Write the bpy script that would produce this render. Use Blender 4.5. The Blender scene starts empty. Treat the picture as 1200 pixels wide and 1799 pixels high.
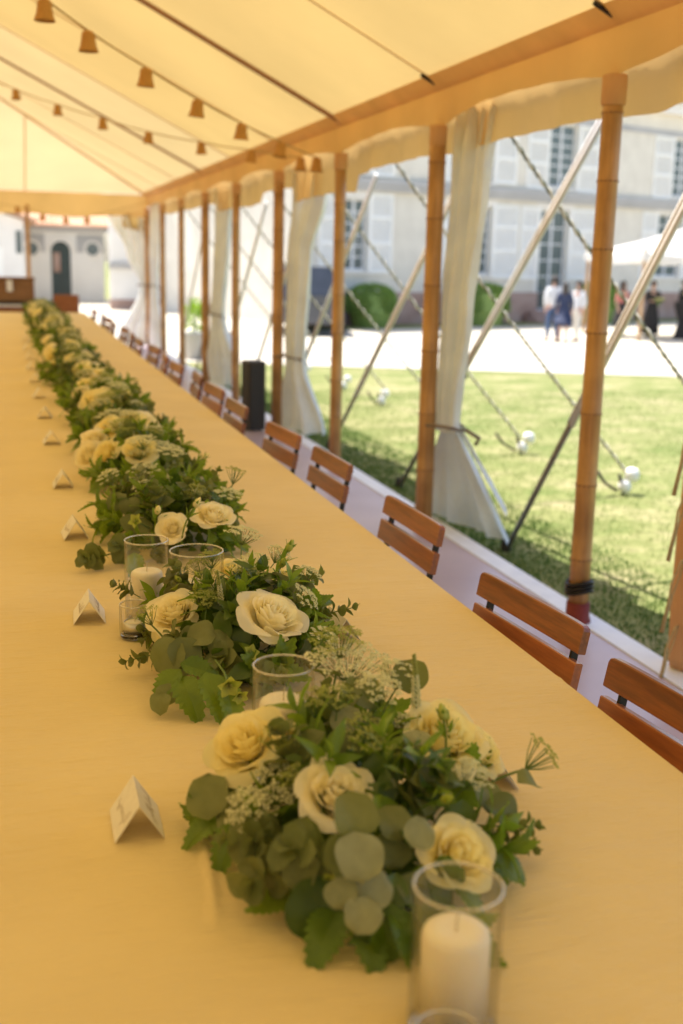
import bpy, math, random
from math import sin, cos, pi, radians, sqrt, exp
from mathutils import Vector, Matrix, Quaternion

random.seed(11)
S = bpy.context.scene
COL = S.collection

# ------------------------------------------------------------------ camera
CAM_Z = 1.6
cd = bpy.data.cameras.new('camera')
cam = bpy.data.objects.new('camera', cd)
COL.objects.link(cam)
yaw, pitch, roll = radians(16.4558), radians(12.5817), radians(1.3)
fwd = Vector((sin(yaw) * cos(pitch), cos(yaw) * cos(pitch), -sin(pitch)))
r0 = Vector((cos(yaw), -sin(yaw), 0)); u0 = r0.cross(fwd)
rgt = cos(roll) * r0 + sin(roll) * u0
upv = -sin(roll) * r0 + cos(roll) * u0
m = Matrix((rgt, upv, -fwd)).transposed().to_4x4()
m.translation = (0, 0, CAM_Z)
cam.matrix_world = m
cd.sensor_fit = 'VERTICAL'; cd.sensor_height = 36; cd.sensor_width = 24
cd.lens = 2000 / 1799 * 36
cd.clip_start = 0.05; cd.clip_end = 600
cd.dof.use_dof = True
cd.dof.focus_distance = 2.42
cd.dof.aperture_fstop = 2.8
S.camera = cam

# ------------------------------------------------------------------ world, sun, exposure
SUN_EL = radians(68.5)
sdir = Vector((-0.21, 0.33, 0))            # where the sun stands (ground direction)
sdir.normalize()
to_sun = Vector((sdir.x * cos(SUN_EL), sdir.y * cos(SUN_EL), sin(SUN_EL)))
W = bpy.data.worlds.new('World'); S.world = W
W.use_nodes = True
wn = W.node_tree.nodes; wl = W.node_tree.links
sky = wn.new('ShaderNodeTexSky'); sky.sky_type = 'NISHITA'; sky.sun_disc = False
sky.sun_elevation = SUN_EL
sky.sun_rotation = math.atan2(sdir.x, sdir.y)
sky.dust_density = 2.0
wl.new(sky.outputs[0], wn['Background'].inputs[0])
wn['Background'].inputs[1].default_value = 0.15
ld = bpy.data.lights.new('sun', 'SUN'); ld.energy = 4.6; ld.angle = radians(0.5); ld.color = (1, 0.95, 0.87)
sun = bpy.data.objects.new('sun', ld); COL.objects.link(sun)
sun.rotation_euler = to_sun.to_track_quat('Z', 'Y').to_euler()
S.view_settings.view_transform = 'Standard'; S.view_settings.look = 'None'
S.view_settings.gamma = 1; S.view_settings.exposure = 1.12
S.view_settings.use_curve_mapping = False
S.render.engine = 'CYCLES'
cy = S.cycles
cy.use_denoising = True
try: cy.denoiser = 'OPENIMAGEDENOISE'
except Exception: pass
cy.max_bounces = 10; cy.diffuse_bounces = 6; cy.glossy_bounces = 4; cy.transmission_bounces = 8; cy.transparent_max_bounces = 16
cy.caustics_reflective = False; cy.caustics_refractive = False
cy.sample_clamp_indirect = 8

# ------------------------------------------------------------------ helpers
class MB:
    def __init__(s): s.v = []; s.f = []; s.mi = []; s.cur = 0
    def add(s, vs, fs):
        o = len(s.v); s.v.extend([tuple(v) for v in vs])
        for f in fs: s.f.append(tuple(i + o for i in f)); s.mi.append(s.cur)
    def box(s, x0, x1, y0, y1, z0, z1):
        s.hexa([(x0, y0, z0), (x1, y0, z0), (x1, y1, z0), (x0, y1, z0), (x0, y0, z1), (x1, y0, z1), (x1, y1, z1), (x0, y1, z1)])
    def hexa(s, p):
        s.add(p, [(0, 3, 2, 1), (4, 5, 6, 7), (0, 1, 5, 4), (1, 2, 6, 5), (2, 3, 7, 6), (3, 0, 4, 7)])
    def bbox(s, cx, cy_, cz, hx, hy, hz, b, M=None):
        """box with chamfered edges"""
        vs = []; idx = {}
        for sx in (-1, 1):
            for sy in (-1, 1):
                for sz in (-1, 1):
                    for k in range(3):
                        p = [sx * (hx - b), sy * (hy - b), sz * (hz - b)]
                        p[k] = (sx * hx, sy * hy, sz * hz)[k]
                        idx[(sx, sy, sz, k)] = len(vs)
                        q = Vector(p)
                        if M: q = M @ q
                        vs.append(q + Vector((cx, cy_, cz)))
        fs = []
        def face(l):
            fs.append(tuple(l))
        for k in range(3):
            a, c = [(1, 2), (2, 0), (0, 1)][k]
            for sg in (-1, 1):
                l = []
                for (u, w) in ((-1, -1), (1, -1), (1, 1), (-1, 1)):
                    t = [0, 0, 0]; t[k] = sg; t[a] = u; t[c] = w
                    l.append(idx[(t[0], t[1], t[2], k)])
                if sg < 0: l.reverse()
                face(l)
        for k in range(3):          # edges parallel to axis k
            a, c = (k + 1) % 3, (k + 2) % 3
            for u in (-1, 1):
                for w in (-1, 1):
                    def I(sk, kk):
                        t = [0, 0, 0]; t[k] = sk; t[a] = u; t[c] = w
                        return idx[(t[0], t[1], t[2], kk)]
                    l = [I(-1, a), I(1, a), I(1, c), I(-1, c)]
                    if u * w < 0: l.reverse()
                    face(l)
        for sx in (-1, 1):
            for sy in (-1, 1):
                for sz in (-1, 1):
                    l = [idx[(sx, sy, sz, k)] for k in range(3)]
                    if sx * sy * sz < 0: l.reverse()
                    face(l)
        s.add(vs, fs)
    def tube(s, pts, r, n=8, caps=True):
        pts = [Vector(p) for p in pts]
        rs = r if isinstance(r, (list, tuple)) else [r] * len(pts)
        t0 = (pts[1] - pts[0]).normalized()
        ref = Vector((0, 0, 1)) if abs(t0.z) < 0.9 else Vector((1, 0, 0))
        a = t0.cross(ref).normalized()
        vs = []; fs = []
        for i, p in enumerate(pts):
            t = (pts[min(i + 1, len(pts) - 1)] - pts[max(i - 1, 0)])
            t = t.normalized() if t.length > 1e-9 else t0
            a = (a - t * a.dot(t)); a = a.normalized() if a.length > 1e-6 else t.orthogonal().normalized()
            b = t.cross(a)
            for k in range(n):
                q = 2 * pi * k / n
                vs.append(p + (a * cos(q) + b * sin(q)) * rs[i])
        for i in range(len(pts) - 1):
            for k in range(n):
                k2 = (k + 1) % n
                fs.append((i * n + k, i * n + k2, (i + 1) * n + k2, (i + 1) * n + k))
        if caps:
            fs.append(tuple(reversed(range(n)))); e = (len(pts) - 1) * n
            fs.append(tuple(e + k for k in range(n)))
        s.add(vs, fs)
    def lathe(s, prof, n=24, c=(0, 0, 0), close=False, wob=None):
        vs = []; fs = []
        for (r, z) in prof:
            for k in range(n):
                q = 2 * pi * k / n
                rr = r * (wob(q, z) if wob else 1)
                vs.append((c[0] + rr * cos(q), c[1] + rr * sin(q), c[2] + z))
        m_ = len(prof)
        for i in range(m_ - 1 if not close else m_):
            j = (i + 1) % m_
            for k in range(n):
                k2 = (k + 1) % n
                fs.append((i * n + k, i * n + k2, j * n + k2, j * n + k))
        s.add(vs, fs)
    def grid(s, fn, nu, nv, flip=False):
        vs = [fn(i / nu, j / nv) for j in range(nv + 1) for i in range(nu + 1)]
        fs = []
        for j in range(nv):
            for i in range(nu):
                a = j * (nu + 1) + i
                f = (a, a + 1, a + nu + 2, a + nu + 1)
                fs.append(f[::-1] if flip else f)
        s.add(vs, fs)
    def xf(s, other, M):
        s.add([M @ Vector(v) for v in other.v], other.f)
    def mesh(s, name, mats, smooth=False):
        me = bpy.data.meshes.new(name)
        me.from_pydata(s.v, [], s.f)
        if not isinstance(mats, (list, tuple)): mats = [mats]
        for mm in mats: me.materials.append(mm)
        if len(mats) > 1: me.polygons.foreach_set('material_index', s.mi)
        if smooth: me.polygons.foreach_set('use_smooth', [True] * len(me.polygons))
        me.update()
        return me
    def build(s, name, mats, parent=None, smooth=False, loc=None):
        return link(name, s.mesh(name, mats, smooth), parent, loc)

def link(name, me, parent=None, loc=None, rot=None, scale=None, M=None):
    o = bpy.data.objects.new(name, me); COL.objects.link(o)
    if parent: o.parent = parent
    if M is not None: o.matrix_local = M
    if loc is not None: o.location = loc
    if rot is not None: o.rotation_euler = rot
    if scale is not None: o.scale = (scale,) * 3 if not isinstance(scale, (tuple, list)) else scale
    return o
def tag(o, label=None, cat=None, group=None, kind=None):
    if label: o['label'] = label
    if cat: o['category'] = cat
    if group: o['group'] = group
    if kind: o['kind'] = kind
    return o
def thing(name, label, cat, loc=(0, 0, 0), rz=0, group=None):
    o = link(name, None, None, loc, (0, 0, rz))
    o.empty_display_size = .1
    return tag(o, label, cat, group)
KIDS = {}
def copy_tree(o, parent=None):
    c = o.copy(); COL.objects.link(c)
    if parent: c.parent = parent
    for k in [x for x in ALL_CH(o)]: copy_tree(k, c)
    return c
def ALL_CH(o): return list(o.children)
def dirM(loc, d, rollang=0, scale=1):
    """matrix whose local +Z points along d"""
    q = Vector(d).normalized().to_track_quat('Z', 'Y')
    return Matrix.Translation(loc) @ q.to_matrix().to_4x4() @ Matrix.Rotation(rollang, 4, 'Z') @ Matrix.Scale(scale, 4)
ORD = ['first', 'second', 'third', 'fourth', 'fifth', 'sixth', 'seventh', 'eighth', 'ninth', 'tenth', 'eleventh', 'twelfth', 'thirteenth',
       'fourteenth', 'fifteenth', 'sixteenth', 'seventeenth', 'eighteenth', 'nineteenth', 'twentieth', 'twenty-first', 'twenty-second']

# ------------------------------------------------------------------ materials
def newmat(name):
    mm = bpy.data.materials.new(name); mm.use_nodes = True
    nt = mm.node_tree; nt.nodes.clear()
    out = nt.nodes.new('ShaderNodeOutputMaterial')
    return mm, nt, out
def N(nt, t, **kw):
    n = nt.nodes.new(t)
    for k, v in kw.items():
        if hasattr(n, k): setattr(n, k, v)
        else: n.inputs[k].default_value = v
    return n
def ramp(nt, src, stops):
    r = nt.nodes.new('ShaderNodeValToRGB')
    e = r.color_ramp.elements
    while len(e) < len(stops): e.new(0.5)
    for i, (p, c) in enumerate(stops):
        e[i].position = p; e[i].color = (*c, 1)
    nt.links.new(src, r.inputs[0])
    return r
def noise(nt, scale, detail=4, coord='Object', stretch=None, rough=0.5):
    tc = nt.nodes.new('ShaderNodeTexCoord'); src = tc.outputs[coord]
    if stretch:
        mp = nt.nodes.new('ShaderNodeMapping'); mp.inputs['Scale'].default_value = stretch
        nt.links.new(src, mp.inputs[0]); src = mp.outputs[0]
    n = nt.nodes.new('ShaderNodeTexNoise'); n.inputs['Scale'].default_value = scale; n.inputs['Detail'].default_value = detail
    n.inputs['Roughness'].default_value = rough
    nt.links.new(src, n.inputs['Vector'])
    return n
def pmat(name, c1, c2=None, scale=8, rough=0.6, bump=0.0, bscale=None, stretch=None, metal=0, spec=0.5, coat=0, detail=5, bdist=0.01, lo=.3, hi=.7):
    mm, nt, out = newmat(name)
    p = nt.nodes.new('ShaderNodeBsdfPrincipled')
    p.inputs['Roughness'].default_value = rough; p.inputs['Metallic'].default_value = metal
    p.inputs['Specular IOR Level'].default_value = spec
    if coat: p.inputs['Coat Weight'].default_value = coat; p.inputs['Coat Roughness'].default_value = .15
    n = noise(nt, scale, detail, 'Object', stretch)
    r = ramp(nt, n.outputs[0], [(lo, c1), (hi, c2 or c1)])
    nt.links.new(r.outputs[0], p.inputs['Base Color'])
    if bump:
        nb = noise(nt, bscale or scale * 3, 4, 'Object', stretch)
        b = nt.nodes.new('ShaderNodeBump'); b.inputs['Strength'].default_value = bump; b.inputs['Distance'].default_value = bdist
        nt.links.new(nb.outputs[0], b.inputs['Height']); nt.links.new(b.outputs[0], p.inputs['Normal'])
    nt.links.new(p.outputs[0], out.inputs[0])
    return mm
def fabric(name, refl, trans, fac=0.5, nscale=3, bump=.15, bscale=6, var=.08, bdist=.02):
    """thin cloth: diffuse reflection plus light coming through"""
    mm, nt, out = newmat(name)
    n = noise(nt, nscale, 5)
    def col(c):
        return ramp(nt, n.outputs[0], [(.3, tuple(x * (1 - var) for x in c)), (.7, tuple(min(1, x * (1 + var)) for x in c))])
    d = nt.nodes.new('ShaderNodeBsdfDiffuse'); t = nt.nodes.new('ShaderNodeBsdfTranslucent')
    nt.links.new(col(refl).outputs[0], d.inputs[0]); nt.links.new(col(trans).outputs[0], t.inputs[0])
    mx = nt.nodes.new('ShaderNodeMixShader'); mx.inputs[0].default_value = fac
    nt.links.new(d.outputs[0], mx.inputs[1]); nt.links.new(t.outputs[0], mx.inputs[2])
    nb = noise(nt, bscale, 4)
    b = nt.nodes.new('ShaderNodeBump'); b.inputs['Strength'].default_value = bump; b.inputs['Distance'].default_value = bdist
    nt.links.new(nb.outputs[0], b.inputs['Height'])
    nt.links.new(b.outputs[0], d.inputs['Normal']); nt.links.new(b.outputs[0], t.inputs['Normal'])
    nt.links.new(mx.outputs[0], out.inputs[0])
    return mm
def leafmat(name, c1, c2, trans, rough=.45, spec=.4, tfac=.3, vein=True, sheen=0):
    mm, nt, out = newmat(name)
    geo = nt.nodes.new('ShaderNodeNewGeometry'); oi = nt.nodes.new('ShaderNodeObjectInfo')
    ad = N(nt, 'ShaderNodeMath', operation='ADD'); nt.links.new(geo.outputs['Random Per Island'], ad.inputs[0]); nt.links.new(oi.outputs['Random'], ad.inputs[1])
    fr = N(nt, 'ShaderNodeMath', operation='FRACT'); nt.links.new(ad.outputs[0], fr.inputs[0])
    r = ramp(nt, fr.outputs[0], [(0, c1), (1, c2)])
    n = noise(nt, 60, 4)
    mx = nt.nodes.new('ShaderNodeMix'); mx.data_type = 'RGBA'; mx.blend_type = 'MULTIPLY'; mx.inputs[0].default_value = .55
    rr = ramp(nt, n.outputs[0], [(.3, (.62, .66, .6)), (.7, (1.15, 1.15, 1.1))])
    nt.links.new(r.outputs[0], mx.inputs[6]); nt.links.new(rr.outputs[0], mx.inputs[7])
    p = nt.nodes.new('ShaderNodeBsdfPrincipled'); p.inputs['Roughness'].default_value = rough; p.inputs['Specular IOR Level'].default_value = spec
    nt.links.new(mx.outputs[2], p.inputs['Base Color'])
    t = nt.nodes.new('ShaderNodeBsdfTranslucent'); t.inputs[0].default_value = (*trans, 1)
    ms = nt.nodes.new('ShaderNodeMixShader'); ms.inputs[0].default_value = tfac
    nt.links.new(p.outputs[0], ms.inputs[1]); nt.links.new(t.outputs[0], ms.inputs[2])
    b = nt.nodes.new('ShaderNodeBump'); b.inputs['Strength'].default_value = .35; b.inputs['Distance'].default_value = .001
    nt.links.new(n.outputs[0], b.inputs['Height']); nt.links.new(b.outputs[0], p.inputs['Normal'])
    nt.links.new(ms.outputs[0], out.inputs[0])
    return mm
def woodmat(name, c1, c2, axis='y', rough=.35, coat=.3, scale=1.0):
    st = {'x': (3, 40, 40), 'y': (40, 3, 40), 'z': (40, 40, 3)}[axis]
    mm, nt, out = newmat(name)
    p = nt.nodes.new('ShaderNodeBsdfPrincipled'); p.inputs['Roughness'].default_value = rough
    p.inputs['Coat Weight'].default_value = coat; p.inputs['Coat Roughness'].default_value = .25
    n = noise(nt, 1.4 * scale, 6, 'Object', st, .65)
    n2 = noise(nt, 4, 3, 'Object')
    oi = nt.nodes.new('ShaderNodeObjectInfo')
    ad = N(nt, 'ShaderNodeMath', operation='MULTIPLY_ADD'); ad.inputs[1].default_value = .28; ad.inputs[2].default_value = -.14
    nt.links.new(oi.outputs['Random'], ad.inputs[0])
    ad2 = N(nt, 'ShaderNodeMath', operation='ADD'); nt.links.new(ad.outputs[0], ad2.inputs[0]); nt.links.new(n.outputs[0], ad2.inputs[1])
    r = ramp(nt, ad2.outputs[0], [(.28, c1), (.72, c2)])
    mx = nt.nodes.new('ShaderNodeMix'); mx.data_type = 'RGBA'; mx.blend_type = 'MULTIPLY'; mx.inputs[0].default_value = .5
    rr = ramp(nt, n2.outputs[0], [(.35, (.6, .55, .5)), (.65, (1.1, 1.1, 1.1))])
    nt.links.new(r.outputs[0], mx.inputs[6]); nt.links.new(rr.outputs[0], mx.inputs[7])
    nt.links.new(mx.outputs[2], p.inputs['Base Color'])
    b = nt.nodes.new('ShaderNodeBump'); b.inputs['Strength'].default_value = .25; b.inputs['Distance'].default_value = .002
    nt.links.new(n.outputs[0], b.inputs['Height']); nt.links.new(b.outputs[0], p.inputs['Normal'])
    nt.links.new(p.outputs[0], out.inputs[0])
    return mm
def glassmat(name, tint=(1, 1, 1), edge=.25, base=.045):
    """thin clear glass: mirror reflection by Fresnel, the rest passes straight on"""
    mm, nt, out = newmat(name)
    lf = nt.nodes.new('ShaderNodeLayerWeight'); lf.inputs[0].default_value = .5
    pw = N(nt, 'ShaderNodeMath', operation='POWER'); pw.inputs[1].default_value = 4.5; nt.links.new(lf.outputs['Facing'], pw.inputs[0])
    fr = N(nt, 'ShaderNodeMath', operation='MULTIPLY_ADD'); fr.inputs[1].default_value = .75; fr.inputs[2].default_value = base; nt.links.new(pw.outputs[0], fr.inputs[0])
    lw = nt.nodes.new('ShaderNodeLayerWeight'); lw.inputs[0].default_value = .35
    rc = ramp(nt, lw.outputs['Facing'], [(.5, tint), (1.0, tuple(c * (1 - edge) for c in tint))])
    tr = nt.nodes.new('ShaderNodeBsdfTransparent'); nt.links.new(rc.outputs[0], tr.inputs[0])
    gl = nt.nodes.new('ShaderNodeBsdfGlossy'); gl.inputs['Roughness'].default_value = .02
    mx = nt.nodes.new('ShaderNodeMixShader')
    nt.links.new(fr.outputs[0], mx.inputs[0]); nt.links.new(tr.outputs[0], mx.inputs[1]); nt.links.new(gl.outputs[0], mx.inputs[2])
    nt.links.new(mx.outputs[0], out.inputs[0])
    return mm
def solidglass(name):
    mm, nt, out = newmat(name)
    g = nt.nodes.new('ShaderNodeBsdfGlass'); g.inputs['IOR'].default_value = 1.48; g.inputs['Roughness'].default_value = .01
    nt.links.new(g.outputs[0], out.inputs[0])
    return mm

M_canvas = fabric('canvas', (.86, .70, .44), (.445, .312, .112), .5, nscale=.7, bump=.35, bscale=2.2, var=.08, bdist=.04)
M_canvas_end_glow = fabric('canvas_end_glow', (.86, .74, .54), (.415, .325, .165), .5, nscale=.7, bump=.35, bscale=2.2, var=.08, bdist=.04)  # end panels: blown-out sun glow put into the canvas colour
M_valance = fabric('valance_canvas', (.82, .63, .38), (.72, .46, .17), .46, nscale=2, bump=.25, bscale=5, var=.06)
M_curtain = fabric('curtain_canvas', (.86, .91, .95), (.55, .50, .42), .24, nscale=3.5, bump=.7, bscale=6, var=.09, bdist=.04)
M_wall = fabric('wall_canvas', (.78, .60, .34), (.50, .30, .09), .35, nscale=2, bump=.2)
M_canvas_far_haze = fabric('canvas_far_haze', (.86, .72, .48), (.46, .345, .155), .5, nscale=.7, bump=.35, bscale=2.2, var=.08, bdist=.04)  # far bays: distance haze and overexposure painted as a paler canvas
M_hide = fabric('rolled_canvas', (.80, .50, .28), (.6, .34, .14), .3, nscale=3, bump=.3, bscale=8, var=.06)
M_strap = pmat('brown_webbing', (.30, .15, .07), (.40, .21, .10), 40, .8)
M_tie = pmat('grey_tie', (.16, .12, .09), (.24, .19, .14), 40, .8)
M_seam = pmat('seam_tape', (.66, .46, .26), (.74, .54, .32), 20, .8)
M_cloth = None
def clothmat():
    mm, nt, out = newmat('table_linen')
    tc = nt.nodes.new('ShaderNodeTexCoord')
    p = nt.nodes.new('ShaderNodeBsdfPrincipled'); p.inputs['Roughness'].default_value = .75; p.inputs['Specular IOR Level'].default_value = .25
    p.inputs['Sheen Weight'].default_value = .15
    n = noise(nt, 2.5, 5)
    r = ramp(nt, n.outputs[0], [(.3, (.73, .575, .285)), (.7, (.80, .64, .33))])
    nt.links.new(r.outputs[0], p.inputs['Base Color'])
    # pressed creases across the cloth plus the weave
    w = nt.nodes.new('ShaderNodeTexWave'); w.wave_type = 'BANDS'; w.bands_direction = 'Y'; w.inputs['Scale'].default_value = .42
    w.inputs['Distortion'].default_value = .35; w.inputs['Detail'].default_value = 3; w.inputs['Detail Scale'].default_value = 2
    nt.links.new(tc.outputs['Object'], w.inputs['Vector'])
    rw = ramp(nt, w.outputs[0], [(.0, (0, 0, 0)), (.985, (0.0, 0.0, 0.0)), (1.0, (1, 1, 1))])
    nn = noise(nt, 5, 6, 'Object', (1, 4, 1), .6)
    ns = noise(nt, 900, 2, 'Object', (1, 1, 1))
    a = N(nt, 'ShaderNodeMath', operation='MULTIPLY_ADD'); a.inputs[1].default_value = .5
    nt.links.new(nn.outputs[0], a.inputs[0]); a.inputs[2].default_value = 0.0
    a2 = N(nt, 'ShaderNodeMath', operation='MULTIPLY_ADD'); a2.inputs[1].default_value = .02
    nt.links.new(ns.outputs[0], a2.inputs[0]); nt.links.new(a.outputs[0], a2.inputs[2])
    b = nt.nodes.new('ShaderNodeBump'); b.inputs['Strength'].default_value = 1; b.inputs['Distance'].default_value = .03
    nt.links.new(a2.outputs[0], b.inputs['Height']); nt.links.new(b.outputs[0], p.inputs['Normal'])
    nt.links.new(p.outputs[0], out.inputs[0])
    return mm
M_cloth = clothmat()
def bamboomat():
    mm, nt, out = newmat('bamboo')
    p = nt.nodes.new('ShaderNodeBsdfPrincipled'); p.inputs['Roughness'].default_value = .45
    p.inputs['Coat Weight'].default_value = .12
    n = noise(nt, 1.2, 6, 'Object', (30, 30, 2), .6)
    n2 = noise(nt, 3, 4, 'Object')
    r = ramp(nt, n.outputs[0], [(.25, (.38, .195, .065)), (.75, (.68, .41, .16))])
    r2 = ramp(nt, n2.outputs[0], [(.35, (.55, .47, .40)), (.7, (1.2, 1.15, 1.05))])
    mx = nt.nodes.new('ShaderNodeMix'); mx.data_type = 'RGBA'; mx.blend_type = 'MULTIPLY'; mx.inputs[0].default_value = .8
    nt.links.new(r.outputs[0], mx.inputs[6]); nt.links.new(r2.outputs[0], mx.inputs[7])
    nt.links.new(mx.outputs[2], p.inputs['Base Color'])
    nt.links.new(p.outputs[0], out.inputs[0])
    return mm
M_bamboo = bamboomat()
M_node = pmat('bamboo_node', (.20, .095, .04), (.32, .16, .07), 60, .5)
M_chair = woodmat('varnished_wood', (.17, .046, .011), (.43, .128, .028), 'y', .28, .5)
M_steel = pmat('dark_steel', (.02, .018, .016), (.04, .035, .03), 80, .4, metal=.6)
M_floor = pmat('floor_panel', (.42, .345, .42), (.52, .44, .52), 2.2, .30, bump=.1, bscale=40, bdist=.002)
M_edge = pmat('floor_edge', (.70, .74, .82), (.80, .84, .9), 9, .45)
M_white = pmat('white_card', (.74, .71, .66), (.8, .77, .72), 60, .7)
M_ink = pmat('ink', (.33, .25, .17), None, 50, .6)
M_wax = pmat('candle_wax', (.86, .80, .68), (.9, .85, .74), 20, .5, bump=.05, bscale=60)
M_wax.node_tree.nodes['Principled BSDF'].inputs['Subsurface Weight'].default_value = .25
M_wax.node_tree.nodes['Principled BSDF'].inputs['Subsurface Radius'].default_value = (.02, .014, .008)
M_wick = pmat('wick', (.62, .55, .42), None, 30, .9)
M_foil = pmat('tealight_foil', (.7, .7, .7), None, 30, .35, metal=.9)
M_glass = glassmat('clear_glass', (.99, .99, .985), .4)
M_rim = solidglass('glass_rim')
M_lip = glassmat('glass_lip', (.95, .95, .95), .4, .38)
M_wicker = pmat('wicker', (.48, .24, .06), (.72, .40, .13), 90, .75, bump=.8, bscale=70, stretch=(1, 1, 3), bdist=.01)
M_cord = pmat('brown_cord', (.40, .28, .12), (.50, .36, .17), 50, .8)
M_bulb = pmat('bulb', (.7, .6, .4), None, 5, .1)
M_rope = pmat('pale_rope', (.62, .57, .44), (.72, .67, .54), 60, .85)
M_ropedark = pmat('green_rope_strand', (.11, .12, .07), (.17, .18, .10), 60, .85)
M_batten = pmat('pale_pole', (.66, .64, .61), (.76, .74, .72), 12, .55, stretch=(1, 1, .2))
M_tube = pmat('grey_tube', (.16, .14, .13), (.24, .21, .19), 14, .45)
M_iron = pmat('iron', (.05, .04, .035), (.09, .07, .06), 30, .6, metal=.5)
M_foam = pmat('white_foam', (.8, .8, .78), (.85, .85, .83), 30, .6)
M_redband = pmat('red_binding', (.16, .02, .02), (.22, .03, .025), 60, .7)
M_black = pmat('black_case', (.022, .017, .014), (.034, .026, .021), 30, .5)
M_stone = pmat('limestone', (.74, .70, .64), (.82, .78, .72), 1.5, .85, bump=.3, bscale=9)
M_render_wall = pmat('grey_render', (.66, .61, .52), (.76, .71, .61), 1.8, .9, bump=.3, bscale=12)
M_stoneshade = pmat('grey_stone', (.40, .39, .38), (.47, .46, .45), 1.5, .9)
M_shutter = pmat('white_shutter', (.84, .83, .79), (.89, .88, .84), 4, .5)
M_winframe = pmat('white_window_frame', (.74, .74, .74), None, 4, .45)
M_pane = pmat('window_pane', (.09, .12, .12), (.16, .19, .19), .8, .08)
M_door = pmat('green_door', (.015, .035, .03), (.03, .05, .045), 3, .4)
M_tile = pmat('clay_tile', (.50, .28, .17), (.68, .44, .30), 1.3, .85, bump=.5, bscale=8)
M_brick = pmat('pink_stone', (.36, .22, .17), (.50, .36, .30), 1.5, .9)
M_gravel = pmat('pale_gravel', (.50, .45, .36), (.62, .565, .47), 3, .95, bump=.6, bscale=120, bdist=.01)
M_crate = woodmat('wicker_crate', (.20, .10, .045), (.34, .19, .09), 'x', .6, .0)
M_rustwood = woodmat('red_wood', (.20, .06, .015), (.34, .12, .035), 'x', .45, .2)
M_skin = pmat('skin', (.50, .30, .22), (.56, .35, .26), 10, .5)
M_hair = pmat('dark_hair', (.03, .02, .015), (.05, .035, .025), 40, .5)
def lawn():
    mm, nt, out = newmat('lawn')
    p = nt.nodes.new('ShaderNodeBsdfPrincipled'); p.inputs['Roughness'].default_value = .95; p.inputs['Specular IOR Level'].default_value = .1
    n = noise(nt, 1.3, 7, 'Object', (1, 1.3, 1), .7); n2 = noise(nt, 14, 4, 'Object')
    r = ramp(nt, n.outputs[0], [(.36, (.135, .165, .052)), (.50, (.205, .212, .085)), (.66, (.32, .28, .155))])
    r2 = ramp(nt, n2.outputs[0], [(.3, (.75, .78, .7)), (.7, (1.2, 1.2, 1.2))])
    mx = nt.nodes.new('ShaderNodeMix'); mx.data_type = 'RGBA'; mx.blend_type = 'MULTIPLY'; mx.inputs[0].default_value = 1
    nt.links.new(r.outputs[0], mx.inputs[6]); nt.links.new(r2.outputs[0], mx.inputs[7])
    nt.links.new(mx.outputs[2], p.inputs['Base Color']); nt.links.new(p.outputs[0], out.inputs[0])
    return mm
M_lawn = lawn()
M_blade = leafmat('grass_blade', (.07, .15, .025), (.20, .22, .08), (.16, .26, .04), .7, .2, .3)
M_euc = leafmat('eucalyptus_leaf', (.125, .155, .062), (.245, .265, .110), (.28, .33, .05), .5, .35, .32)
M_eucpale = leafmat('eucalyptus_leaf_pale', (.25, .27, .15), (.34, .35, .20), (.3, .32, .12), .55, .35, .2)
M_leaf = leafmat('green_leaf', (.08, .16, .016), (.20, .29, .030), (.36, .52, .04), .4, .5, .35)
M_leafdark = leafmat('dark_leaf', (.045, .095, .016), (.10, .16, .028), (.18, .30, .02), .38, .5, .28)
M_stem = pmat('green_stem', (.10, .17, .04), (.16, .24, .06), 30, .5)
M_umbelgreen = leafmat('umbel_green', (.38, .42, .12), (.56, .58, .24), (.5, .55, .12), .7, .2, .3)
M_umbelwhite = leafmat('umbel_white', (.78, .78, .55), (.90, .88, .70), (.8, .8, .5), .7, .2, .3)
M_hell = leafmat('hellebore_petal', (.42, .50, .08), (.60, .62, .16), (.5, .6, .08), .5, .3, .35)
def petalmat(name, a, b, tr):
    mm, nt, out = newmat(name)
    n = noise(nt, 25, 4)
    r = ramp(nt, n.outputs[0], [(.3, a), (.7, b)])
    p = nt.nodes.new('ShaderNodeBsdfPrincipled'); p.inputs['Roughness'].default_value = .6; p.inputs['Specular IOR Level'].default_value = .2
    p.inputs['Sheen Weight'].default_value = .2
    nt.links.new(r.outputs[0], p.inputs['Base Color'])
    t = nt.nodes.new('ShaderNodeBsdfTranslucent'); t.inputs[0].default_value = (*tr, 1)
    ms = nt.nodes.new('ShaderNodeMixShader'); ms.inputs[0].default_value = .5
    nt.links.new(p.outputs[0], ms.inputs[1]); nt.links.new(t.outputs[0], ms.inputs[2])
    b_ = nt.nodes.new('ShaderNodeBump'); b_.inputs['Strength'].default_value = .4; b_.inputs['Distance'].default_value = .001
    n3 = noise(nt, 90, 3, 'Object', (1, 1, .2)); nt.links.new(n3.outputs[0], b_.inputs['Height']); nt.links.new(b_.outputs[0], p.inputs['Normal'])
    nt.links.new(ms.outputs[0], out.inputs[0])
    return mm
M_rosecream = petalmat('cream_rose_petal', (.96, .90, .66), (.99, .95, .80), (1.0, .93, .62))
M_roseyellow = petalmat('yellow_rose_petal', (.97, .88, .48), (.99, .94, .66), (1.0, .91, .45))

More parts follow.
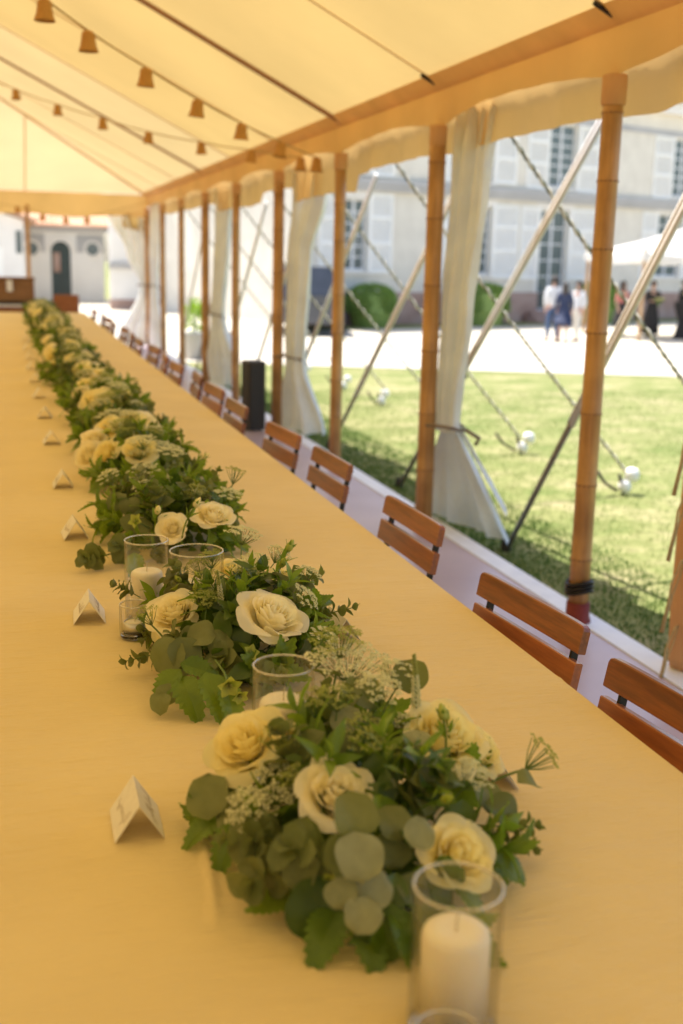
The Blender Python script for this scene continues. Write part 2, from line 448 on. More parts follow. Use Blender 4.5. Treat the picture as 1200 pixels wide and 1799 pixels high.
# ------------------------------------------------------------------ ground (height depends only on s, the distance towards the house)
NS = Vector((.35, .937)); NT = Vector((.937, -.35))
def gz(x, y):
    s = x * NS.x + y * NS.y
    t = max(0, min(1, (s - 9) / 22))
    return -.15 - .35 * t
def strip(name, s_list, t0, t1, dz, mat, nt_=12):
    mb = MB()
    def fn(i, j): return None
    vs = []; fs = []
    for s_ in s_list:
        for k in range(nt_ + 1):
            t = t0 + (t1 - t0) * k / nt_
            x = NS.x * s_ + NT.x * t; y = NS.y * s_ + NT.y * t
            vs.append((x, y, gz(x, y) + dz))
    for a in range(len(s_list) - 1):
        for k in range(nt_):
            i = a * (nt_ + 1) + k
            fs.append((i, i + nt_ + 1, i + nt_ + 2, i + 1))
    mb.add(vs, fs)
    o = mb.build(name, mat); tag(o, kind='structure'); return o
strip('ground', [-250, -60, -20, 0, 9, 14, 20, 25, 31, 40, 60, 120, 260], -260, 260, 0, M_lawn, 26)
strip('gravel_drive', [20.7, 25, 31, 40, 52], -45, 60, .012, M_gravel, 30)

# ------------------------------------------------------------------ tent
TX = 2.45; RX = -1.63; LX = 2 * RX - TX      # right eave, ridge, left eave
Y0 = -3.66; Y1 = 20.70; BAY = 2.03
EZ = 2.60; SL = .5
def roof_z(x, y):
    a = (TX - x) if x > RX else (x - LX)
    return EZ + SL * min(a, Y1 - y, y - Y0)
floor_mb = MB(); floor_mb.box(LX - .05, TX - .0, Y0 - .1, Y1 + .12, -.12, 0)
tag(floor_mb.build('floor', M_floor), kind='structure')
mb = MB()
mb.box(TX + .002, TX + .12, Y0 - .1, Y1 + .12, -.14, .006)
tag(mb.build('floor_edge_strip', M_edge), kind='structure')

tent = thing('marquee_tent', 'cream canvas marquee roof on bamboo poles over the long table', 'tent', (RX, 8.5, 0))
TI = Matrix.Translation((-RX, -8.5, 0))
def tpart(mb, name, mat, smooth=False):
    o = mb.build(name, mat, tent, smooth); o.matrix_local = TI; return o
seams = [4.46 + BAY * k for k in range(-4, 9)]
# roof panels, sagging a little between the seams
def panel(mb, xa, xb, ya, yb, side):
    def fn(u, v):
        x = xa + (xb - xa) * u; y = ya + (yb - ya) * v
        sag = -.05 * 4 * v * (1 - v) * (0.15 + .85 * sin(pi * min(1, u * 1.0)) )
        return (x, y, roof_z(x, y) + sag)
    mb.grid(fn, 14, 6)
for k in range(len(seams) - 1):
    ya, yb = seams[k], seams[k + 1]
    for side in (0, 1):
        mb = MB()
        ed = TX if side == 0 else LX
        # clip the side panel where the hip starts
        def fn(u, v, ed=ed, ya=ya, yb=yb):
            y = ya + (yb - ya) * v
            d = min(abs(ed - RX), Y1 - y, y - Y0)
            x = ed + (RX - ed) * u * d / abs(ed - RX)
            w = min(1, (Y1 - y) / 2, (y - Y0) / 2)
            sag = -.055 * 4 * v * (1 - v) * sin(pi * u) ** .7 * max(0, w) + .012 * sin(9 * u + 3 * v + k) * v * (1 - v)
            return (x, y, EZ + SL * abs(x - ed) + sag)
        mb.grid(fn, 20, 10, flip=(side == 1))
        tpart(mb, 'roof_panel', M_canvas if k < 8 else M_canvas_far_haze, True)
for (ye, sg) in ((Y1, -1), (Y0, 1)):
    n_ = 4
    for q in range(n_):
        xa = LX + (TX - LX) * q / n_; xb = LX + (TX - LX) * (q + 1) / n_
        mb = MB()
        def fn(u, v, xa=xa, xb=xb):
            x = xa + (xb - xa) * u
            d = min(TX - x, x - LX) * v
            sag = -.03 * 4 * u * (1 - u) * sin(pi * v)
            return (x, ye + sg * d, EZ + SL * d + sag)
        mb.grid(fn, 8, 10, flip=(sg < 0))
        tpart(mb, 'roof_end_panel', M_canvas_end_glow, True)
# seams and straps under the roof
for i, y in enumerate(seams):
    if y - Y0 < .3 or Y1 - y < .3: continue
    thick = i in (6, 9)          # the two heavy straps
    d = min(TX - RX, Y1 - y, y - Y0)
    for ed, sg in ((TX, -1), (LX, 1)):
        mb = MB()
        wd = .035 if thick else (.008 if i < 7 else .018); th = .022 if thick else .006
        x0, x1 = ed, ed + sg * d
        z0, z1 = EZ - .012, EZ + SL * d - .012
        mb.hexa([(x0, y - wd, z0 - th), (x1, y - wd, z1 - th), (x1, y + wd, z1 - th), (x0, y + wd, z0 - th),
                 (x0, y - wd, z0), (x1, y - wd, z1), (x1, y + wd, z1), (x0, y + wd, z0)])
        tpart(mb, 'roof_strap' if thick else 'roof_seam', M_strap if thick else M_seam)
for ed, sg in ((TX, -1), (LX, 1)):
    mb = MB(); L = TX - RX
    mb.tube([(ed, Y1, EZ - .03), (ed + sg * L, Y1 - L, EZ + SL * L - .03)], .016, 6)
    tpart(mb, 'hip_seam', M_valance)
for x in (RX + BAY, RX, RX - BAY):
    mb = MB(); d = min(TX - x, x - LX)
    mb.tube([(x, Y1, EZ - .02), (x, Y1 - d, EZ + SL * d - .02)], .010, 6)
    tpart(mb, 'end_seam', M_valance)
# dark buckles where the thin seams meet the eave
for y in (seams[4], seams[5]):
    mb = MB(); mb.tube([(TX - .12, y, EZ + .028), (TX - .03, y, EZ - .015)], .010, 6)
    tpart(mb, 'buckle', M_steel)
# eave webbing: darker band between the roof and the inner valance
mb = MB()
def eband(u, v):
    y = Y0 + (Y1 - Y0) * v
    return (TX - .085 + .085 * u, y, EZ + .030 - .075 * u - .006)
mb.grid(eband, 1, 60, flip=False)
o = tpart(mb, 'eave_webbing', fabric('eave_webbing', (.80, .56, .32), (.62, .38, .14), .4, nscale=4, bump=.1))
# inner valance: scalloped band, highest between the poles
def inner_val(axis, fixed, a0, a1, off, posts):
    mb = MB()
    n_ = int(abs(a1 - a0) / .1)
    def fn(u, v):
        a = a0 + (a1 - a0) * u
        # scallop
        ph = ((a - posts) / BAY) % 1.0
        arch = sin(pi * ph)
        zb = 2.345 + .075 * arch ** .8 - (.0 if ph else 0)
        z = 2.585 + (zb - 2.585) * v
        dd = off + .012 * sin(a * 5.1) * v + .006 * sin(a * 17) * v
        return (fixed + dd, a, z) if axis == 'y' else (a, fixed + dd, z)
    mb.grid(fn, n_ * 2, 5)
    return mb
mb = inner_val('y', TX, Y0, Y1, .0, 4.46); tpart(mb, 'inner_valance', M_valance, True)
mb = inner_val('y', LX, Y0, Y1, .0, 4.46); tpart(mb, 'inner_valance', M_valance, True)
def end_val(ye, off):
    mb = MB()
    def fn(u, v):
        x = LX + (TX - LX) * u
        z = 2.59 + (2.21 + .015 * sin(x * 4) - 2.59) * v
        return (x, ye + off + .02 * sin(x * 7) * v, z)
    mb.grid(fn, 90, 5); return mb
tpart(end_val(Y1, .0), 'end_valance', M_wall, True)
# outer valance: hangs lower, outside the poles
def outer_val(x_, sg):
    mb = MB()
    def fn(u, v):
        y = Y0 - .1 + (Y1 - Y0 + .2) * u
        ph = ((y - 4.46) / BAY) % 1.0
        zb = 2.215 + .03 * sin(pi * ph) - (.13 if 8.7 < y < 10.6 else 0) - (.10 if 12 < y < 14.5 else 0)
        z = 2.60 + (zb - 2.60) * v
        return (x_ + sg * (.16 * min(1, v * 2) + .02 * sin(y * 6) * v + .012 * sin(y * 19) * v), y, z)
    mb.grid(fn, 360, 6); return mb
tpart(outer_val(TX, 1), 'outer_valance', M_valance, True)
tpart(outer_val(LX, -1), 'outer_valance', M_valance, True)
mb = MB()   # lower flap hanging in the corner
mb.grid(lambda u, v: (2.02 + .5 * u, Y1 + .05 - .03 * sin(u * 6), 2.30 - (.36 - .10 * (1 - u)) * v), 10, 4)
tpart(mb, 'corner_flap', M_canvas, True)

# unseen canvas walls added at left side and near end to warm indoor light
for k in range(12):
    ya = Y0 + BAY * k
    mb = MB(); mb.grid(lambda u, v, ya=ya: (LX - .03 + .03 * sin(u * 20 + k), ya + BAY * u, 2.4 * v + .02), 16, 4)
    tpart(mb, 'side_wall', M_wall, True)  # added out of view for its effect on the light
for q in range(4):
    xa = LX + (TX - LX) * q / 4
    mb = MB(); mb.grid(lambda u, v, xa=xa: (xa + (TX - LX) / 4 * u, Y0 - .03 + .03 * sin(u * 20 + q), 2.4 * v + .02), 16, 4)
    tpart(mb, 'added_end_wall', M_wall, True)  # near end, also added out of view to shape the light
# bamboo poles
def pole_mesh(r, h, seed, mat_top=True):
    rnd = random.Random(seed)
    mb = MB(); pts = []; rs = []
    z = 0; nodes = []
    while z < h - .1:
        z += rnd.uniform(.27, .40)
        if z < h - .06: nodes.append(z)
    zz = 0; lx = rnd.uniform(-.01, .01); ly = rnd.uniform(-.01, .01)
    zs = [0]
    for q in nodes: zs += [q - .012, q, q + .012]
    zs.append(h)
    for q in zs:
        rr = r * (1.04 - .08 * q / h)
        if q in nodes: rr *= 1.07
        pts.append((lx * sin(pi * q / h), ly * sin(pi * q / h), q)); rs.append(rr)
    mb.tube(pts, rs, 14)
    nd = MB()
    for q in nodes:
        rr = r * (1.04 - .08 * q / h) * 1.078
        c = (lx * sin(pi * q / h), ly * sin(pi * q / h))
        nd.lathe([(rr * .97, -.004), (rr, -.002), (rr, .002), (rr * .97, .004)], 14, (c[0], c[1], q), close=True)
    return mb.mesh('bamboo_culm', M_bamboo, True), nd.mesh('bamboo_rings', M_node, True)
pv = [pole_mesh(.045, 2.36, s_) for s_ in (3, 8, 15)]
pv2 = [pole_mesh(.052, 2.34, s_) for s_ in (21, 34)]
cap = MB(); cap.lathe([(.047, -.12), (.051, -.115), (.052, -.01), (.048, .0), (.0, .0)], 14)
cap_me = cap.mesh('pole_cap', M_hide, True)
foot = MB(); foot.lathe([(.062, 0), (.060, .02), (.054, .03), (.053, .10), (.0, .101)], 14)
foot_me = foot.mesh('pole_foot', M_redband, True)
SIDEPOLES = [4.46 + BAY * k for k in range(9)]
where = ['beside the nearest chairs, full height in view', 'with the nearest tied curtain', 'just past the nearest tied curtain', 'with the second tied curtain',
         'behind the black box', 'with the third tied curtain', 'beyond the third tied curtain', 'next to the far corner', 'at the far corner with a tied curtain']
lbl = 'bamboo pole on the open side, '
for k in range(-3, 9):
    y = 4.46 + BAY * k
    if k in (-3, -2, -1): continue
    fat = k in (1, 3, 5, 8)
    p = thing('bamboo_pole', lbl + where[k], 'tent pole', (TX, y, 0), 0, 'bamboo poles along the open side')
    a, b = (pv2[k % 2] if fat else pv[k % 3])
    link('culm', a, p); link('node_ring', b, p)
    link('pole_cap', cap_me, p, (0, 0, 2.36))
    if k == 0: link('pole_foot', foot_me, p)
    if k == 0:
        mb = MB()
        for q in range(3):
            mb.tube([(.06 * cos(t / 10 * 2 * pi), .06 * sin(t / 10 * 2 * pi), .15 + .02 * q + .012 * sin(t)) for t in range(11)], .009, 6)
        mb.build('binding', M_steel, p, True)
for i, (x, y) in enumerate(((.42, Y1), (-1.61, Y1), (-3.64, Y1))):
    if i > 1: continue
    p = thing('bamboo_pole', ['thin pole at the far end of the tent above the wicker hamper', 'thin pole at the far end left of the hamper'][i], 'tent pole', (x, y, 0))
    link('culm', pv[i][0], p, scale=(.75, .75, 1)); link('node_ring', pv[i][1], p, scale=(.75, .75, 1))

# ------------------------------------------------------------------ tied curtains
def curtain(name, label, pose, folds=6, mat=None, nseg=8, sharp=False):
    """pose: list of (z, cx, cy, half-width vector x, y, fold depth)"""
    t = thing(name, label, 'curtain', (pose[-1][1], pose[-1][2], 0), 0, 'tied back curtains')
    L0 = Vector((pose[-1][1], pose[-1][2], 0))
    mb = MB(); nu = folds * nseg; rows = []
    zs = [];
    for a, b in zip(pose[:-1], pose[1:]):
        k = 6
        for j in range(k):
            w = j / k; w2 = w * w * (3 - 2 * w)
            rows.append([a[q] + (b[q] - a[q]) * (w if q == 0 else w2) for q in range(6)])
    rows.append(list(pose[-1]))
    rnd = random.Random(len(label))
    amp = [rnd.uniform(.6, 1.2) for _ in range(folds + 2)]
    ph = rnd.uniform(0, 6)
    def fn(u, v):
        r = rows[int(round(v * (len(rows) - 1)))]
        c = (u - .5) * 2
        hw = Vector((r[3], r[4], 0)); nrm = Vector((-hw.y, hw.x, 0)); nrm = nrm.normalized() if nrm.length > 1e-6 else Vector((1, 0, 0))
        f = u * folds
        fa = amp[int(f)] * (1 if int(f) % 2 else -1) * (sin(pi * (f % 1.0)) ** .8 if not sharp else 1 - abs(2 * (f % 1.0) - 1))
        fa += .10 * sin(f * 7.3 + r[0] * 9) + .06 * sin(f * 13 - r[0] * 17)
        zz = r[0] + (.02 * sin(f * 2 + ph) if v > .98 else 0)
        p = Vector((r[1], r[2], 0)) + hw * c + nrm * (r[5] * fa) + Vector((0, 0, zz))
        return p - L0
    mb.grid(fn, nu, len(rows) - 1)
    mb.build('drape', mat or M_curtain, t, True)
    return t, L0
def tie(t, L0, c, rx, ry, z, pole):
    mb = MB(); ptsv = []
    for q in range(21):
        a = 2 * pi * q / 20
        ptsv.append(Vector((c[0] + rx * cos(a), c[1] + ry * sin(a), z + .012 * sin(a * 2))) - L0)
    mb.tube(ptsv, .010, 6)
    mb.tube([Vector((c[0] + rx * .5, c[1] - ry, z)) - L0, Vector((c[0] + rx + .03, c[1] - ry - .03, z - .05)) - L0, Vector((c[0] + rx + .02, c[1] - ry, z - .09)) - L0], .013, 6)
    mb.build('tieback', M_tie, t, True)
for k, lab in ((1, 'canvas curtain tied to the second pole, hem fanned into stiff pleats on the floor edge'), (3, 'canvas curtain tied in the middle beside the black box, tan inside and white outside'),
               (5, 'canvas curtain tied low on the sixth pole with a bulging tan hem')):
    y = 4.46 + BAY * k; s_ = 1.0
    if k == 1:
        pose = [(2.56, 2.62, y - .24, .02, -.25, .05), (2.0, 2.60, y - .20, .02, -.19, .055), (1.3, 2.57, y - .16, .02, -.15, .05), (.66, 2.55, y - .13, .02, -.10, .045), (.60, 2.55, y - .13, .02, -.10, .045), (.0, 2.66, y - .15, .20, -.30, .075)]
    elif k == 3:
        pose = [(2.55, 2.70, y - .42, .03, -.55, .06), (2.15, 2.66, y - .35, .02, -.42, .06), (1.6, 2.60, y - .22, .02, -.25, .05), (.72, 2.58, y - .20, .02, -.18, .05), (.66, 2.58, y - .20, .02, -.18, .05), (.0, 2.62, y - .26, .12, -.34, .09)]
    else:
        pose = [(2.55, 2.66, y - .35, .03, -.45, .05), (1.9, 2.62, y - .25, .02, -.25, .05), (.9, 2.57, y - .2, .02, -.18, .05), (.84, 2.57, y - .2, .02, -.18, .05), (.3, 2.60, y - .32, .08, -.32, .09), (.0, 2.60, y - .28, .06, -.26, .06)]
    if k == 1:
        t, L0 = curtain('tied_curtain', lab, pose[:-1], 7)
        # stiff pleats below the tie
        mb = MB(); n_ = 5; topc = Vector((2.555, y - .13, .62)); ey0 = Vector((2.52, y + .26, -.0)); ey1 = Vector((2.90, y - .40, -.06))
        pts_t = []; pts_b = []
        for q in range(2 * n_ + 1):
            w = q / (2 * n_); sg = 1 if q % 2 else -1
            nr = Vector((.85, .5, 0))
            pts_t.append(topc + Vector((0, .10 * (1 - 2 * w), 0)) + nr * .022 * sg)
            pb = ey0.lerp(ey1, w ** .9) + nr * (.12 * sg * (.7 + .5 * sin(q * 1.9))); pb.z = .012 if pb.x < 2.56 else -.08 * min(1, (pb.x - 2.56) / .25) + .03
            pts_b.append(pb)
        for q in range(2 * n_):
            def fn(u, v, q=q):
                a = pts_t[q].lerp(pts_t[q + 1], u); b = pts_b[q].lerp(pts_b[q + 1], u)
                p = a.lerp(b, v); p.x += .02 * sin(pi * v) * (1 if q % 2 else -1) * sin(pi * u); return tuple(p - L0)
            mb.grid(fn, 4, 8)
        mb.build('pleated_hem', M_curtain, t, True)
        mb = MB()
        mb.grid(lambda u, v: tuple(topc.lerp(Vector((2.78, y - .42 + .2 * u, .12 + .16 * u)), v) + Vector((.03 + .02 * sin(u * 6), -.02 - .10 * u * (1 - v), 0)) - L0), 6, 6)
        mb.build('loose_flap', M_curtain, t, True)
        for q in range(5):
            mb = MB(); mb.lathe([(.006, -.003), (.013, -.003), (.013, .003), (.006, .003)], 10, close=True)
            zc = 2.25 - .33 * q; link('eyelet', mb.mesh('eyelet', M_iron), t, Vector((2.60, y - .36 + .035 * q, zc)) - L0, (0, radians(90), radians(-60)))
    else:
        t, L0 = curtain('tied_curtain', lab, pose, 6)
    z = .63 if k == 1 else (.69 if k == 3 else .87)
    tie(t, L0, (2.52, y - .12), .10, .20, z, y)
yc = Y1
t, L0 = curtain('tied_curtain', 'pale curtain swept back to the far corner pole from the side wall', [(2.5, 2.55, yc - .5, .02, -.6, .05), (1.6, 2.52, yc - .35, .02, -.3, .05), (1.05, 2.52, yc - .2, .02, -.15, .04), (.0, 2.55, yc - .4, .05, -.4, .08)])
tie(t, L0, (2.48, yc - .1), .12, .2, 1.05, yc)
t, L0 = curtain('tied_curtain', 'pale curtain swept back to the far corner pole from the end wall', [(2.3, 2.15, yc + .06, .40, .0, .05), (1.6, 2.3, yc + .06, .22, .0, .05), (1.05, 2.42, yc + .06, .10, .0, .04), (.0, 2.2, yc + .08, .34, .0, .08)])
tie(t, L0, (2.40, yc + .03), .14, .12, 1.05, yc)
# rolled curtain bundle at the right edge of the picture, with lacing cords
t = thing('rolled_curtain', 'tan canvas curtain rolled into an upright bundle at the right edge of the tent side', 'curtain', (2.615, 3.80, 0))
mb = MB()
mb.lathe([(.0, .012), (.080, .012), (.090, .06), (.094, .3), (.098, .6), (.094, .85), (.080, 1.0), (.06, 1.1), (.075, 1.5), (.08, 2.2), (.06, 2.5)], 28, (0, 0, 0),
         wob=lambda q, z: 1 + .05 * sin(3 * q + z * 3) + .03 * sin(7 * q - z * 9) + (.08 if 1.2 < q < 1.5 else 0))
mb.build('roll', M_hide, t, True)
for i, z in enumerate((1.02, .76, .47, .2)):
    mb = MB()
    a = Vector((-.095, -.03, z)); b = a + Vector((-.035, -.02, -.02)); c = b + Vector((-.035, -.01, -.13)); d = c + Vector((-.02, 0, -.13))
    mb.tube([a, (a + b) / 2 + Vector((0, 0, .012)), b, (b + c) / 2 + Vector((-.01, 0, 0)), c, d], [.005, .005, .005, .005, .006, .010], 6)
    mb.tube([a, a + Vector((-.02, -.01, -.06)), c + Vector((.012, 0, .02)), d], [.004, .004, .004, .007], 5)
    mb.build('lacing_cord', M_cord, t, True)
mb = MB(); mb.tube([(-.07, -.02, 1.0), (-.085, -.02, 1.12), (-.06, -.02, 1.3)], .006, 6); mb.tube([(-.10, -.02, 1.02), (-.105, -.02, 1.14), (-.06, -.02, 1.33)], .005, 6)
mb.build('lacing_cord', M_cord, t, True)

# ------------------------------------------------------------------ guy ropes, brace poles, stakes
A = Vector((2.62, 0, 2.50)); B = Vector((4.62, -.55, -.02))
dv = B - A; Ln = dv.length; tt = dv.normalized(); aa = tt.orthogonal().normalized(); bb = tt.cross(aa)
def helix(phase, hr, r, mat):
    mb = MB(); n = int(Ln / .085 * 8); pts = []
    for i in range(n + 1):
        s_ = Ln * i / n; q = 2 * pi * s_ / .11 + phase
        sg = -.04 * sin(pi * i / n)
        pts.append(A + tt * s_ + (aa * cos(q) + bb * sin(q)) * hr + Vector((0, 0, sg)))
    mb.tube(pts, r, 5)
    return mb.mesh('rope_strand', mat, True)
h1 = helix(0, .006, .0105, M_rope); h2 = helix(pi, .007, .0065, M_ropedark)
brace_names = ['first', 'second', 'third', 'fourth', 'fifth', 'sixth', 'seventh', 'eighth']
for k in range(-1, 8):
    y = 4.46 + BAY * k - .25
    if k >= 0:
        g = thing('guy_rope', 'twisted cream and green guy rope, %s from the near end of the tent side' % ORD[k], 'rope', (0, y, 0), 0, 'guy ropes along the open side')
        link('pale_strand', h1, g); link('dark_strand', h2, g)
    # stake with padded white cap
    yy = y - .55 + .0
    x = 4.62 + .05 * sin(k * 2.3)
    if k < 0: continue
    st = thing('tent_stake', 'iron tent stake with a padded white cap on the lawn, %s from the near end' % ORD[k], 'tent stake', (x, yy, gz(x, yy)), .4 * sin(k * 1.7), 'capped tent stakes on the lawn')
    mb = MB(); mb.tube([(.0, 0, -.02), (-.05, 0, .16)], .014, 8); mb.build('peg', M_iron, st, True)
    mb = MB(); mb.tube([(-.26, -.06, .20), (-.18, -.04, .10), (-.06, 0, .03)], .012, 6); mb.build('peg_hook', M_iron, st, True)
    for (cx_, cz_, r_) in ((.0, .065, .050), (.055, .155, .055)):
        mb = MB(); mb.lathe([(0, -r_ * 1.1), (r_ * .7, -r_ * .9), (r_, -r_ * .4), (r_, r_ * .4), (r_ * .7, r_ * .9), (0, r_ * 1.1)], 14, (cx_, 0, cz_)); mb.build('cap', M_foam, st, True)
    # brace pole
    by = 6.27 + BAY * (k - 0)
    br = thing('brace_pole', 'pale slanting brace pole outside the tent side, %s from the near end' % ORD[k], 'brace pole', (2.92, by, gz(2.92, by)), 0, 'slanting brace poles')
    mb = MB()
    e = Vector((-.03, -2.10, 2.50)) if k == 0 else Vector((-.03, -2.95 if k == 1 else -3.35, 2.46))
    fr_ = (.36, .30, .24, .24, .24, .24, .24, .24)[k]
    mb.tube([Vector((0, 0, 0)), e * .5 * fr_, e * fr_], .017, 10); mb.build('lower_tube', M_tube, br, True)
    mb = MB(); sdx = Vector((0, .017, .006))
    mb.tube([e * fr_ - sdx, e * .6 - sdx, e - sdx], .016, 8); mb.tube([e * fr_ + sdx, e * .6 + sdx, e + sdx], .014, 8); mb.build('upper_sleeve', M_batten, br, True)
    mb = MB(); mb.lathe([(.03, 0), (.034, .03), (.03, .07)], 10, (0, 0, 0)); mb.build('pole_foot', M_iron, br, True)

# ------------------------------------------------------------------ strings of wicker lamps
shade = MB()
prof = [(.012, .0), (.024, -.003), (.033, -.012), (.037, -.028), (.0385, -.05), (.043, -.075), (.051, -.098), (.054, -.108), (.050, -.106), (.040, -.072), (.0355, -.048), (.033, -.028), (.028, -.012)]
shade.lathe(prof, 20, wob=lambda q, z: 1 + .02 * sin(10 * q))
for z, r in ((-.018, .0355), (-.034, .038), (-.052, .0395), (-.070, .0425), (-.088, .048), (-.106, .0545)):
    shade.lathe([(r - .002, -.002), (r + .0025, 0), (r - .002, .002)], 20, (0, 0, z))
shade_me = shade.mesh('lamp_shade', M_wicker, True)
blb = MB(); blb.lathe([(0, -.085), (.014, -.078), (.018, -.065), (.013, -.05), (.009, -.03), (0, -.03)], 12); bulb_me = blb.mesh('bulb', M_bulb, True)
def lamp_string(label, pts, lamps, sag=.05, sc=1.0):
    t = thing('lamp_string', label, 'string lights', pts[0])
    o0 = Vector(pts[0])
    mb = MB(); path = []
    for a, b in zip(pts[:-1], pts[1:]):
        a = Vector(a); b = Vector(b)
        for j in range(6):
            w = j / 6; path.append(a.lerp(b, w) - o0 - Vector((0, 0, sag * 4 * w * (1 - w) * (b - a).length * .25)))
    path.append(Vector(pts[-1]) - o0)
    mb.tube(path, .0055, 6); mb.build('cord', M_cord, t, True)
    for p in lamps:
        l = link('lamp_shade', shade_me, t, Vector(p) - o0, (random.uniform(-.12, .12), random.uniform(-.12, .12), random.uniform(0, 6)), sc)
        link('bulb', bulb_me, l)
    return t
LA = [(.254, 6.405, 2.854), (.489, 6.687, 2.766), (.849, 7.117, 2.662), (1.226, 7.569, 2.56), (1.597, 8.013, 2.479), (1.986, 8.478, 2.415), (2.379, 8.949, 2.359)]
LB = [(-.303, 13.574, 3.497), (.189, 12.801, 3.216), (.577, 12.193, 3.019), (.961, 11.589, 2.848), (1.327, 11.016, 2.689), (1.71, 10.413, 2.566), (2.052, 9.876, 2.473), (2.36, 9.39, 2.39)]
lamp_string('string of bell-shaped wicker lamps hanging nearest the camera under the roof',
    [(-.45, 5.56, 3.25)] + LA, LA, .03)
lamp_string('string of small wicker lamps further back under the roof', [(-.9, 14.5, 3.8)] + LB, LB, .04, .95)
lamp_string('string of wicker lamps across the far end of the tent, seen against the outbuilding', [(-1.6, 19.2, 2.5), (.242, 19.2, 2.277), (.629, 19.2, 2.177), (.978, 19.2, 2.144), (1.316, 19.2, 2.154), (2.4, 19.9, 2.45)],
    [(.242, 19.2, 2.277), (.629, 19.2, 2.177), (.978, 19.2, 2.144), (1.316, 19.2, 2.154)], .02)

# ------------------------------------------------------------------ the long table
TZ = .76; TXL, TXR = -.17, 1.072; TYN, TYF = -.6, 16.75
tbl = thing('banquet_table', 'very long banquet table under a smooth cream linen cloth', 'table', (.45, 8.0, 0))
TB = Matrix.Translation((-.45, -8.0, 0))
mb = MB(); mb.box(TXL + .01, TXR - .01, TYN + .01, TYF - .01, TZ - .035, TZ - .006)
o = mb.build('tabletop', M_rustwood, tbl); o.matrix_local = TB
for yy in [TYN + .5 + 1.83 * q for q in range(10)]:
    if yy > TYF: break
    mb = MB()
    for xx in (TXL + .25, TXR - .25):
        mb.tube([(xx, yy, 0), (xx, yy, TZ - .036)], .016, 8)
    mb.tube([(TXL + .25, yy, .12), (TXR - .25, yy, .12)], .012, 8)
    o = mb.build('trestle_leg', M_steel, tbl); o.matrix_local = TB
mb = MB()
def lin(a, b, n): return [a + (b - a) * i / n for i in range(n + 1)]
xs = lin(TXL, .12, 14)[:-1] + lin(.12, .30, 30)[:-1] + lin(.30, TXR, 38)
ys = lin(TYN, .8, 20)[:-1] + lin(.8, 3.2, 170)[:-1] + lin(3.2, TYF, 300)
def crease(x, y):
    z = .0012 * sin(x * 3.1 + .7 * sin(y * 1.3)) * sin(y * 2.3) + .0008 * sin(x * 9 + y * 5)
    # gathered fold left of the first arrangement
    if 1.27 < y < 1.62:
        w = sin(pi * (y - 1.27) / .35)
        xc = .243 - .30 * (y - 1.50) ** 2 + .03 * (y - 1.4)
        z += .007 * w * exp(-((x - xc) / .006) ** 2)
    z += .0016 * sin(x * 17 + 3 * sin(y * 2.1)) * sin(y * 1.7 + x) ** 2 * (.5 + .5 * sin(y * .9 + 2))
    # faint transverse ridges where the pressed cloth was folded
    for yc_ in (1.33, 2.02, 2.78, 3.3, 4.35, 5.1, 6.7, 7.9, 9.7, 10.6, 12.2):
        d = (y - yc_ - .02 * sin(x * 4))
        if abs(d) < .08: z += .0022 * (.6 + .4 * sin(x * 6 + y)) * exp(-(d / .008) ** 2)
    return z
vs = []
for y in ys:
    for x in xs: vs.append((x, y, TZ + crease(x, y)))
nx = len(xs); fs = []
for j in range(len(ys) - 1):
    for i in range(nx - 1):
        a = j * nx + i; fs.append((a, a + 1, a + nx + 1, a + nx))
mb.add(vs, fs)
def drop(x, sg, y):
    pass
for xe, sg in ((TXR, 1), (TXL, -1)):
    def fn(u, v, xe=xe, sg=sg):
        y = TYN + (TYF - TYN) * u
        out = (.012 * min(1, v * 8)) + v * (.02 + .022 * sin(y * 11 + 2 * sin(y * 3)))
        return (xe + sg * out, y, TZ + crease(xe, y) - (.006 * min(1, v * 10)) - .66 * v)
    mb.grid(fn, 700, 10, flip=(sg > 0))
def fn(u, v):
    x = TXL + (TXR - TXL) * u
    return (x, TYF + .012 * min(1, v * 8) + v * (.02 + .02 * sin(x * 14)), TZ - .006 * min(1, v * 10) - .66 * v)
mb.grid(fn, 60, 10)
def fn(u, v):
    x = TXL + (TXR - TXL) * u
    return (x, TYN - .012 * min(1, v * 8) - v * .02, TZ - .006 * min(1, v * 10) - .66 * v)
mb.grid(fn, 60, 10, flip=True)
o = mb.build('tablecloth', M_cloth, tbl, True); o.matrix_local = TB

# ------------------------------------------------------------------ folding chairs
def slat_mesh(w, h, t, bow, name='slat', mat=None, rnd_=False):
    """slat along Y, faces +-X, bowed"""
    mb = MB(); n = 8; vs = []; fs = []
    cr = .012
    sec = [(-t / 2 + .0015, -h / 2), (t / 2 - .0015, -h / 2), (t / 2, -h / 2 + .0015), (t / 2, h / 2 - .0025), (t / 2 - .0025, h / 2), (-t / 2 + .0025, h / 2), (-t / 2, h / 2 - .0025), (-t / 2, -h / 2 + .0015)]
    ns_ = len(sec)
    steps = [-1, -.985, -.95] + [-.8 + 1.6 * i / n for i in range(n + 1)] + [.95, .985, 1]
    for s_ in steps:
        sh = 1.0
        if abs(s_) > .94: sh = .96 if abs(s_) < .96 else (.86 if abs(s_) < .99 else .62)
        for (a, b) in sec:
            vs.append((a + bow * (s_ * s_), s_ * w / 2, b * (sh if (b > 0 and rnd_) else 1)))
    for i in range(len(steps) - 1):
        for k in range(ns_):
            k2 = (k + 1) % ns_
            fs.append((i * ns_ + k, (i + 1) * ns_ + k, (i + 1) * ns_ + k2, i * ns_ + k2))
    fs.append(tuple(range(ns_))); e = (len(steps) - 1) * ns_
    fs.append(tuple(e + k for k in reversed(range(ns_))))
    mb.add(vs, fs)
    return mb.mesh(name, mat or M_chair, False)
